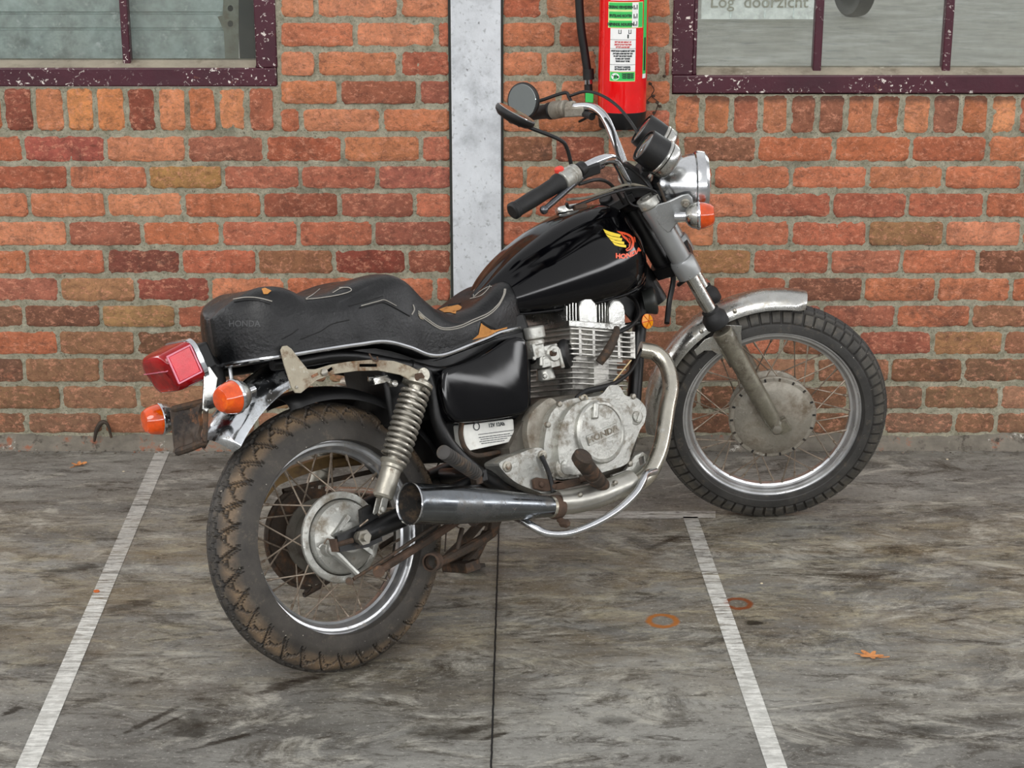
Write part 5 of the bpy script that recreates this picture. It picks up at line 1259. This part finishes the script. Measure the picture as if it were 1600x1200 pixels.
b=MBd(); P=[B(x,y,.10) for x,y in ((745,520),(800,492),(822,490),(832,520),(832,640),(812,660),(745,650))]; b.plate([V((p.x,0,p.z)) for p in P],AX,.20); b.cyl(B(826,552,.09),B(842,555,.09),.026,20); bp_('air_box',b,'matt',bev=.012)
# side cover
b=MBd(); ol=[(691,584),(700,576),(728,568),(755,556),(780,540),(796,530),(812,526),(822,530),(827,545),(829,600),(829,634),(822,646),(800,652),(760,658),(718,661),(705,655),(697,640),(691,612)]
Q=[B(x,y,.155) for x,y in ol]; Q=cat([V((p.x,0,p.z)) for p in Q],4,True); cen=sum(Q,V((0,0,0)))/len(Q)
rg=[]
for v_,k in ((.10,1.0),(.138,1.0),(.146,.992),(.151,.978),(.1535,.958),(.1545,.93),(.1550,.90)): rg.append([V((cen.x+(p.x-cen.x)*k,v_,cen.z+(p.z-cen.z)*k)) for p in Q])
b.rings(rg); sc_=bp_('side_cover',b,'gloss',ang=50)
b=MBd(); b.tube([V((cen.x+(p.x-cen.x)*.985,.150,cen.z+(p.z-cen.z)*.985)) for p in Q[0:24]],.0022,8,1); bp_('cover_lip',b,'gloss',sc_)
b=MBd(); P=[B(x,y,.10) for x,y in ((690,575),(760,552),(800,525),(800,505),(730,540),(640,560))]; b.plate([V((p.x,0,p.z)) for p in P],AX,.19); bp_('tool_tray',b,'matt',bev=.01)
# battery
b=MBd(); P=[B(x,y,.125) for x,y in ((722,664),(803,654),(806,689),(748,706),(727,706))]; Pb=[P[0],P[1],P[2],P[4]]
b.plate([V((p.x,.065,p.z)) for p in Pb],AX,.12); bt=bp_('battery',b,'white',bev=.004)
b=MBd(); bu=(P[1]-P[0]).normalized(); bw=V((0,0,1)); c=(P[0]+P[1]+P[2]+P[4])/4
def bl(u0,u1,w0,w1): b.box(V((c.x,.1258,c.z))+bu*(u0+u1)/2+bw*(w0+w1)/2,(u1-u0)/2,.0006,(w1-w0)/2,(bu,AX,bw))
bl(-.034,.075,.0015,.0028); 
for k,(u0,u1,w_) in enumerate(((-.034,.06,-.006),(-.03,.066,-.011),(-.034,.05,-.016),(-.03,.04,-.021))):
    u=u0
    while u<u1: l_=rnd.uniform(.004,.011); bl(u,min(u+l_,u1),w_,w_+.0016); u+=l_+.0018
bp_('label_print',b,'ink',bt)
vs,fs=text_mesh('12V 12Ah',.013,.0003,.0003); b=MBd(); b.add([V((c.x,.1262,c.z))+bu*(v.x*.95+.025)+bw*(v.y+.020)+AX*v.z for v in vs],fs); bp_('label_text',b,'ink',bt)
b=MBd(); b.lathe(V((c.x,.1258,c.z))+bu*-.035+bw*.022,AX,[(.010,0),(.010,.0006),(.0075,.0006),(.0075,0)],20,False,False); bp_('label_emblem',b,'ink',bt)
b=MBd(); b.tube([B(722,658,.12),B(720,680,.125),B(728,702,.125),B(745,712,.12),B(780,706,.10)],.006,8); bp_('battery_strap',b,'rustdark',bt)
# pegs, pedal, stand
def peg(x0,y0,v0,x1,y1,v1,r,m,name,ribs=13):
    a=B(x0,y0,v0); c=B(x1,y1,v1); d_=(c-a); L_=d_.length; pr_=[(r*.7,0),(r,.003),(r,.008)]
    for k in range(ribs): h=.010+(L_-.014)*k/ribs; w_=(L_-.014)/ribs; pr_+= [(r,h),(r,h+w_*.6),(r*.84,h+w_*.62),(r*.84,h+w_*.98)]
    pr_+=[(r,L_-.003),(r*.8,L_)]
    bb=MBd(); bb.lathe(a,d_,pr_,28); return bp_(name,bb,m)
pk=peg(692,706,.27,743,740,.17,.0165,'rubberworn','passenger_peg')
b=MBd(); b.tube([B(743,740,.165),B(752,744,.15),B(770,755,.14),B(800,770,.12)],[.016,.018,.018,.016],14); b.box(B(748,744,.155),.014,.018,.014); bp_('peg_hanger',b,'frame',pk,bev=.003)
b=MBd(); b.box(B(744,746,.165),.010,.012,.016); b.bolt(B(748,752,.17),AX,.006,.006); bp_('peg_clevis',b,'rustdark',pk,bev=.002)
pp=peg(908,718,.30,944,764,.20,.0205,'rustdark','rider_peg',4)
b=MBd(); b.lathe(B(908,718,.30),B(912,712,.31)-B(908,718,.30),[(.0225,-.006),(.0235,0),(.0235,.012),(.020,.016)],20); bp_('peg_end',b,'rustdark',pp)
b=MBd(); b.box(B(950,766,.195),.014,.014,.016); bp_('peg_clevis',b,'rust',pp,bev=.002)
b=MBd(); b.plate([B(x,y,.185) for x,y in ((832,750),(838,746),(862,750),(878,752),(905,746),(912,748),(908,756),(880,764),(850,768),(834,764))],AX,.010); b.bolt(B(845,757,.19),AX,.008,.006); b.bolt(B(864,760,.19),AX,.008,.006); b.tube([B(905,750,.19),B(918,748,.20),B(935,760,.22)],.008,10); bp_('brake_pedal',b,'rust',bev=.002)
b=MBd(); b.lathe(B(676,878,.155),(B(690,874,.13)-B(676,878,.155)),[(.017,-.012),(.0215,-.010),(.0215,.014),(.018,.016),(.018,.0)],28,False,False); cs0=bp_('stand_foot_loop',b,'rust')
b=MBd(); b.tube([B(684,880,.14),B(715,864,.12),B(745,848,.10),B(770,832,.08)],[.010,.012,.013,.012],10); b.tube([B(712,868,.12),B(718,842,.12),B(722,826,.11)],.006,8); b.tube([B(728,880,.02),B(745,860,.0),B(760,832,0.0)],.012,10); b.tube([B(700,870,-.10),B(730,840,-.08),B(765,800,-.06)],.012,10); b.tube([B(690,880,-.02),B(735,866,-.02)],.008,8)
b.box(B(720,884,.0),.022,.05,.012); b.tube([B(718,825,.12),B(700,818,.10),B(695,862,.10)],.002,6); cs=bp_('centre_stand',b,'rustdark',bev=.002)
b=MBd(); b.cyl(B(740,812,.10),B(775,812,-.10),.016,16); b.tube([B(770,832,.08),B(775,800,.10),B(770,780,.10)],.014,10); b.plate([B(x,y,.10) for x,y in ((745,800),(795,806),(800,760),(770,750))],AX,.008); b.tube([B(715,815,.10),B(735,800,.11)],.008,8); bp_('stand_bracket',b,'rustdark')
# side stand holding the machine up on its left
sF=(MB.inverted()@V((*(MB@V((.56,.27,0))).xy,.004,)))
b=MBd(); b.tube([(.60,.10,.30),sF.lerp(V((.60,.10,.30)),.5)+V((0,.01,0)),sF],[.012,.011,.010],12); b.v=[(p[0],-p[1],p[2]) for p in b.v] if False else b.v
# sF is in object coordinates (y = -v)
b=MBd(); f_=V((sF.x,-sF.y,sF.z)); b.tube([V((.60,-.10,.30)),(V((.60,-.10,.30))+f_)/2+V((.01,0,0)),f_+V((0,0,.008))],[.012,.011,.010],12); b.box(f_+V((0,0,.006)),.03,.022,.005); bp_('side_stand',b,'rustdark')
# horn and reflector
q=B(1020,470,.03); b=MBd(); b.lathe(q,V((.75,.65,0)),[(.0,-.03),(.03,-.026),(.034,-.008),(.037,0),(.037,.006),(.030,.010),(.026,.004),(0,.004)],36); bp_('horn',b,'horn')
b=MBd(); q=B(1012,502,.075); dirr=V((.0,1,.0)); b.lathe(q-AX*.008,AX,[(.0195,0),(.0205,.003),(.0205,.006)],36); refl=bp_('side_reflector',b,'frame')
b=MBd(); 
for k in range(6):
    a0,a1=R(60*k+4),R(60*k+56); c=q+AX*.003
    r_=.0195; am=(a0+a1)/2
    P=[c+V((math.cos(a)*r_,-.003,math.sin(a)*r_)) for a in (a0,a0+R(13),am,a1-R(13),a1)]
    b.add([c+V((0,.001,0))+V((math.cos(am)*.002,0,math.sin(am)*.002))]+P,[(0,1,2),(0,2,3),(0,3,4),(0,4,5)])
bp_('amber_wedge',b,'amber2',refl)
b=MBd(); b.lathe(q-AX*.002,AX,[(.0198,0),(.0198,.001),(0,.0012)],36); bp_('reflector_backing',b,'amber',refl)
b=MBd(); b.cyl(V((.96,0,q.z)),V((q.x,q.y-.008,q.z)),.006); bp_('reflector_stalk',b,'frame',refl)
# ---- fuel tank
TU=[.535,.56,.60,.66,.74,.82,.90,.98,1.03,1.065,1.085]
TT=[.785,.803,.832,.868,.905,.934,.952,.955,.940,.905,.86]
TW=[.030,.055,.082,.104,.122,.133,.138,.132,.114,.080,.035]
TB=[.745,.732,.722,.715,.710,.708,.710,.718,.732,.755,.80]
def tank_ring(u):
    tp,wd,bt_=(smooth1(TU,a,u) for a in (TT,TW,TB))
    h=tp-bt_
    half=[(0,tp),(wd*.28,tp-.004),(wd*.52,tp-h*.055),(wd*.66,tp-h*.14),(wd*.74,tp-h*.235),(wd*.84,tp-h*.33),(wd*.95,tp-h*.45),(wd*1.0,tp-h*.60),(wd*1.0,tp-h*.74),(wd*.95,tp-h*.88),(wd*.88,tp-h*.965),(wd*.78,bt_),(wd*.4,bt_+.01),(0,bt_+.015)]
    full=[V((u,v,w)) for v,w in half]+[V((u,-v,w)) for v,w in reversed(half[1:-1])]
    return cat(full,3,True)
b=MBd(); us=[.535,.538,.545]+[.555+.01*k for k in range(52)]+[1.073,1.080,1.085]
rg=[tank_ring(u) for u in us]
c0=sum(rg[0],V((0,0,0)))/len(rg[0]); cN=sum(rg[-1],V((0,0,0)))/len(rg[-1])
rg=[[c0+(p-c0)*.55-V((.006,0,0)) for p in rg[0]]]+rg+[[cN+(p-cN)*.6+V((.004,0,0)) for p in rg[-1]]]
b.rings(rg); tank=bp_('fuel_tank',b,'gloss',ang=60)
b=MBd(); P=[]
for u in [.545+.02*k for k in range(27)]:
    tp,wd,bt_=(smooth1(TU,a,u) for a in (TT,TW,TB)); P.append(V((u,wd*.80,bt_-.003)))
b.tube(P,.0042,8,1); b.tube([V((p.x,-p.y,p.z)) for p in P],.0042,8,1); bp_('tank_seam',b,'gloss',tank)
b=MBd(); b.lathe((.90,0,.948),(0,0,1),[(.034,0),(.034,.010),(.030,.016),(0,.018)],32); bp_('filler_cap',b,'chromed',tank)
# emblem projected on the tank side
dgm=tank.data; bvh=BVHTree.FromPolygons([v.co.copy() for v in dgm.vertices],[tuple(p.vertices) for p in dgm.polygons])
def onto(px_,py_,off=.0008,bv=None):
    """surface point of the body seen along the bike's side for a spot given in side-view u,w"""
    o_=V((px_,-.4,py_)); hit=(bv or bvh).ray_cast(o_,V((0,1,0)))
    if hit[0] is None: return None
    p=hit[0]+hit[1]*(off if hit[1].y<0 else -off); return V((p.x,-p.y,p.z))
def uvof(x,y,bv=None):
    v=.12
    for _ in range(6):
        q=B(x,y,v); h=(bv or bvh).ray_cast(V((q.x,-.4,q.z)),V((0,1,0)))
        if h[0] is None: break
        v=-h[0].y
    return q.x,q.z
def emb(name,polys,m,off=.0008,parent=tank):
    b=MBd()
    for P in polys:
        # subdivide triangles to hug the surface
        tr=tessellate_polygon([[V((x,y,0)) for x,y in P]]); pts=[V((x,y,0)) for x,y in P]
        for t3 in tr:
            A_,B_,C_=[pts[i] for i in t3]; n=3; idx={}; vs=[];fs=[]
            for i in range(n+1):
                for j in range(n+1-i):
                    p=A_+(B_-A_)*i/n+(C_-A_)*j/n; q=onto(*uvof(p.x,p.y),off); 
                    if q is None: q=B(p.x,p.y,.1)
                    idx[(i,j)]=len(vs); vs.append(q)
            for i in range(n):
                for j in range(n-i):
                    fs.append((idx[i,j],idx[i+1,j],idx[i,j+1]))
                    if i+j<n-1: fs.append((idx[i+1,j],idx[i+1,j+1],idx[i,j+1]))
            b.add(vs,fs)
    return bp_(name,b,m,parent)
feath=[[(942,358),(952,362),(970,367),(968,371),(956,369),(946,365)],[(946,366),(957,370),(972,372.5),(971,377),(958,374.5),(950,371)],[(951,372),(961,376),(975,378),(975,382),(963,380),(955,377)],[(956,378),(966,381.5),(978,383),(978,387),(968,385.5),(960,383)]]
emb('emblem_wing',feath,'yellow')
redf=[[(963,361),(975,363),(983,366),(989,371),(991,378),(990,386),(985,391),(979,393),(977,390),(982,386),(983,381),(979,376),(973,371),(970,366)],[(990,370),(991.5,377),(993,379),(992,371)]]
emb('emblem_wing_tip',redf,'orange')
emb('emblem_line',[[(977,367),(985,372),(987,379),(985,387),(983.6,387),(985.4,379),(983.6,373),(976,368.4)],[(973,366),(981,371),(984,378),(982.8,378.2),(979.8,372),(972.6,367.2)],[(984.5,388),(979,391.5),(979.5,390),(984,386.6)]],'gloss',.0014)
vs,fs=text_mesh('HONDA',12.5,.75); 
b=MBd()
mx=max(v.x for v in vs); 
T3=[]
for v in vs:
    s=v.x/mx  # -1..1 ; an upward-smiling arc under the wing
    X_p=981+s*20.5; Y_p=399.6-5.75*s-6.0*s*s - v.y*(.80) + v.x*0 ; T3.append((X_p,Y_p))
b.add([onto(*uvof(x,y),.001) or B(x,y,.1) for x,y in T3],fs); bp_('emblem_lettering',b,'orange',tank)
# ---- seat
SU=[-.190,-.184,-.172,-.155,-.13,-.10,-.06,-.02,.04,.10,.16,.22,.26,.30,.34,.39,.45,.51,.56,.60,.62]
ST=[.852,.861,.870,.880,.889,.895,.888,.866,.860,.868,.877,.875,.857,.814,.778,.757,.757,.777,.799,.804,.79]
SW=[.040,.062,.088,.110,.130,.142,.150,.153,.153,.152,.150,.147,.144,.140,.137,.134,.128,.118,.106,.092,.070]
bq=[B(x,y,.146) for x,y in ((405,565),(440,560),(500,550),(560,541),(600,537),(640,546),(670,557),(695,557),(740,541),(770,530),(792,521))]
SBX=[-.29]+[p.x for p in bq]+[.63]; SBY=[bq[0].z]+[p.z for p in bq]+[bq[-1].z-.0]
def sring(u,sh=0):
    tp,wd=smooth1(SU,ST,u),smooth1(SU,SW,u); bt_=smooth1(SBX,SBY,u); h=tp-bt_
    dish=.010 if .30<u<.55 else .004
    half=[(0,tp-dish*.6),(wd*.35,tp-dish*.3),(wd*.62,tp),(wd*.80,tp-.008),(wd*.91,tp-.024),(wd*.975,tp-h*.36),(wd*1.0,tp-h*.6),(wd*.99,bt_+.012),(wd*.96,bt_),(wd*.5,bt_-.004),(0,bt_-.004)]
    return cat([V((u,v,w)) for v,w in half]+[V((u,-v,w)) for v,w in reversed(half[1:-1])],4,True)
us=[-.190+.0015*k for k in range(8)]+[-.176+.0075*k for k in range(107)]
rg=[sring(u) for u in us]
for r_ in rg:
    for p in r_:
        k=fbm(p.x,p.y,p.z,9,2); p.z+=.0016*k; p.y+=.0014*fbm(p.x,p.y,p.z+5,12,2)*(1 if p.y>0 else -1)
        # creases on the passenger flank
        if p.y>.1 and .80<p.z<.88 and .05<p.x<.22:
            d_=abs((p.z-.845)-(p.x-.14)*.25); p.y-=.004*math.exp(-(d_/.006)**2)
c0=sum(rg[0],V((0,0,0)))/len(rg[0]); cN=sum(rg[-1],V((0,0,0)))/len(rg[-1])
rg=[[V((c0.x-.006,c0.y+(p.y-c0.y)*.35,c0.z+(p.z-c0.z)*.90)) for p in rg[0]],[V((c0.x-.004,c0.y+(p.y-c0.y)*.75,c0.z+(p.z-c0.z)*.97)) for p in rg[0]]]+rg+[[cN+(p-cN)*.8+V((.005,0,0)) for p in rg[-1]],[cN+(p-cN)*.4+V((.007,0,0)) for p in rg[-1]]]
b=MBd(); b.rings(rg); seat=bp_('seat',b,'vinyl',ang=70)
sm=seat.data; sbvh=BVHTree.FromPolygons([v.co.copy() for v in sm.vertices],[tuple(p.vertices) for p in sm.polygons])
MBI=MB.inverted(); CAMB=MBI@V((0,0,H))
def onseat(x,y,off=.0012,bv=None):
    o_,d_=ray(x,y); dl=(MBI.to_3x3()@d_).normalized(); h=(bv or sbvh).ray_cast(CAMB,dl)
    if h[0] is None: return None
    n=h[1]; n=n if n.dot(dl)<0 else -n
    p=h[0]+n*off; return V((p.x,-p.y,p.z))
def seatline(pts,r,m,name,off=.001):
    Q=[onseat(p.x,p.y,off) for p in cat([V((x,y,0)) for x,y in pts],6)]; Q=[q for q in Q if q is not None]
    if len(Q)<3: return None
    b=MBd(); b.tube(Q,r,8,1); return bp_(name,b,m,seat)
for k in (0,3.2):
    seatline([(653,486+k),(668,499+k),(690,512+k*.8),(715,510+k),(740,500+k),(762,490+k),(778,476+k),(786+k*.5,462),(788+k*.6,452)],.0015,'thread','piping')
seatline([(365,468),(385,465),(405,466),(425,471)],.0013,'thread','piping'); seatline([(366,472),(386,469),(404,470),(422,475)],.0013,'seam','seam')
seatline([(645,476),(647,484),(643,492)],.0016,'thread','piping')
seatline([(562,481),(590,474),(600,473),(617,481),(640,494)],.0016,'seam','seam'); seatline([(564,478),(590,471),(601,469),(619,478)],.0012,'thread','piping')
seatline([(740,487-22),(750,456),(762,449),(768,448)],.0012,'thread','piping')
seatline([(735,481-14),(752,462),(765,449),(762,446),(745,450)],.0012,'thread','piping')
seatline([(745,449),(741,455),(740,463)],.0012,'thread','piping')
for L_ in ([(478,468),(500,466),(530,461),(548,455),(545,450),(530,450)],[(478,467),(490,460),(500,452)],[(520,458),(530,452),(536,450)]): seatline(L_,.0011,'thread','stitched_emblem')
for L_ in ([(440,530),(455,522),(466,514)],[(470,530),(500,518),(520,506),(545,500)],[(545,478),(575,470),(598,463)]): seatline(L_,.0014,'seam','crease',.0)
def seatpatch(P,m,name,off=.0015,n=5):
    b=MBd(); tr=tessellate_polygon([[V((x,y,0)) for x,y in P]]); pts=[V((x,y,0)) for x,y in P]
    for t3 in tr:
        A_,B_,C_=[pts[i] for i in t3]; idx={}; vs=[];fs=[]
        ok=True
        for i in range(n+1):
            for j in range(n+1-i):
                p=A_+(B_-A_)*i/n+(C_-A_)*j/n; q=onseat(p.x,p.y,off+.0008*noise.noise(V((p.x*.2,p.y*.2,0))))
                if q is None: ok=False; q=V((0,0,0))
                idx[(i,j)]=len(vs); vs.append(q)
        if not ok: continue
        for i in range(n):
            for j in range(n-i):
                fs.append((idx[i,j],idx[i+1,j],idx[i,j+1]))
                if i+j<n-1: fs.append((idx[i+1,j],idx[i+1,j+1],idx[i,j+1]))
        b.add(vs,fs)
    if b.v: return bp_(name,b,m,seat)
seatpatch([(686,484),(700,479),(716,477),(722,480),(720,484),(713,487),(712,491),(704,489),(694,489)],'foam','torn_foam')
seatpatch([(678,482),(700,477),(722,473),(716,477),(700,480),(686,484)],'inkhole','tear_edge',.0018)
seatpatch([(737,531),(747,523),(751,505),(762,512),(772,516),(792,511),(791,517),(768,524)],'foam','torn_foam')
seatpatch([(751,501),(762,508),(777,515),(766,515),(753,507)],'inkhole','tear_edge',.0018)
seatpatch([(409,452),(414,450),(424,455),(418,460),(412,460)],'foam','torn_foam')
seatpatch([(653,492),(658,490),(663,496),(661,500),(656,498)],'sill','scuff')
# embossed name at the tail
vs,fs=text_mesh('HONDA',13.5,.25); b=MBd(); mx=max(v.x for v in vs)
Tq=[onseat(382+v.x/mx*25,506-v.y-(v.x/mx)*0,.0006) for v in vs]
if all(q is not None for q in Tq): b.add(Tq,fs); bp_('embossed_lettering',b,'emboss',seat)
# chrome strip along the base
P=[]
for k in range(80):
    u=-.186+(.60+.18)*k/79
    if u>.585: break
    wd=smooth1(SU,SW,u); bt_=smooth1(SBX,SBY,u); P.append(V((u,wd*.995+.002,bt_+.004)))
b=MBd(); b.tube(P,.0052,8,1); b.tube([V((p.x,-p.y,p.z)) for p in P],.0052,8,1)
b.tube([V((P[0].x,P[0].y,P[0].z)),V((-.196,.03,P[0].z)),V((-.198,.0,P[0].z)),V((-.196,-.03,P[0].z)),V((P[0].x,-P[0].y,P[0].z))],.005,8); bp_('chrome_strip',b,'chrome',seat)
b=MBd(); b.plate([V((p.x,0,p.z-.012)) for p in P[14::4]]+[V((p.x,0,p.z-.032)) for p in reversed(P[14::4])],AX,.22); bp_('seat_base',b,'matt',seat,bev=.003)
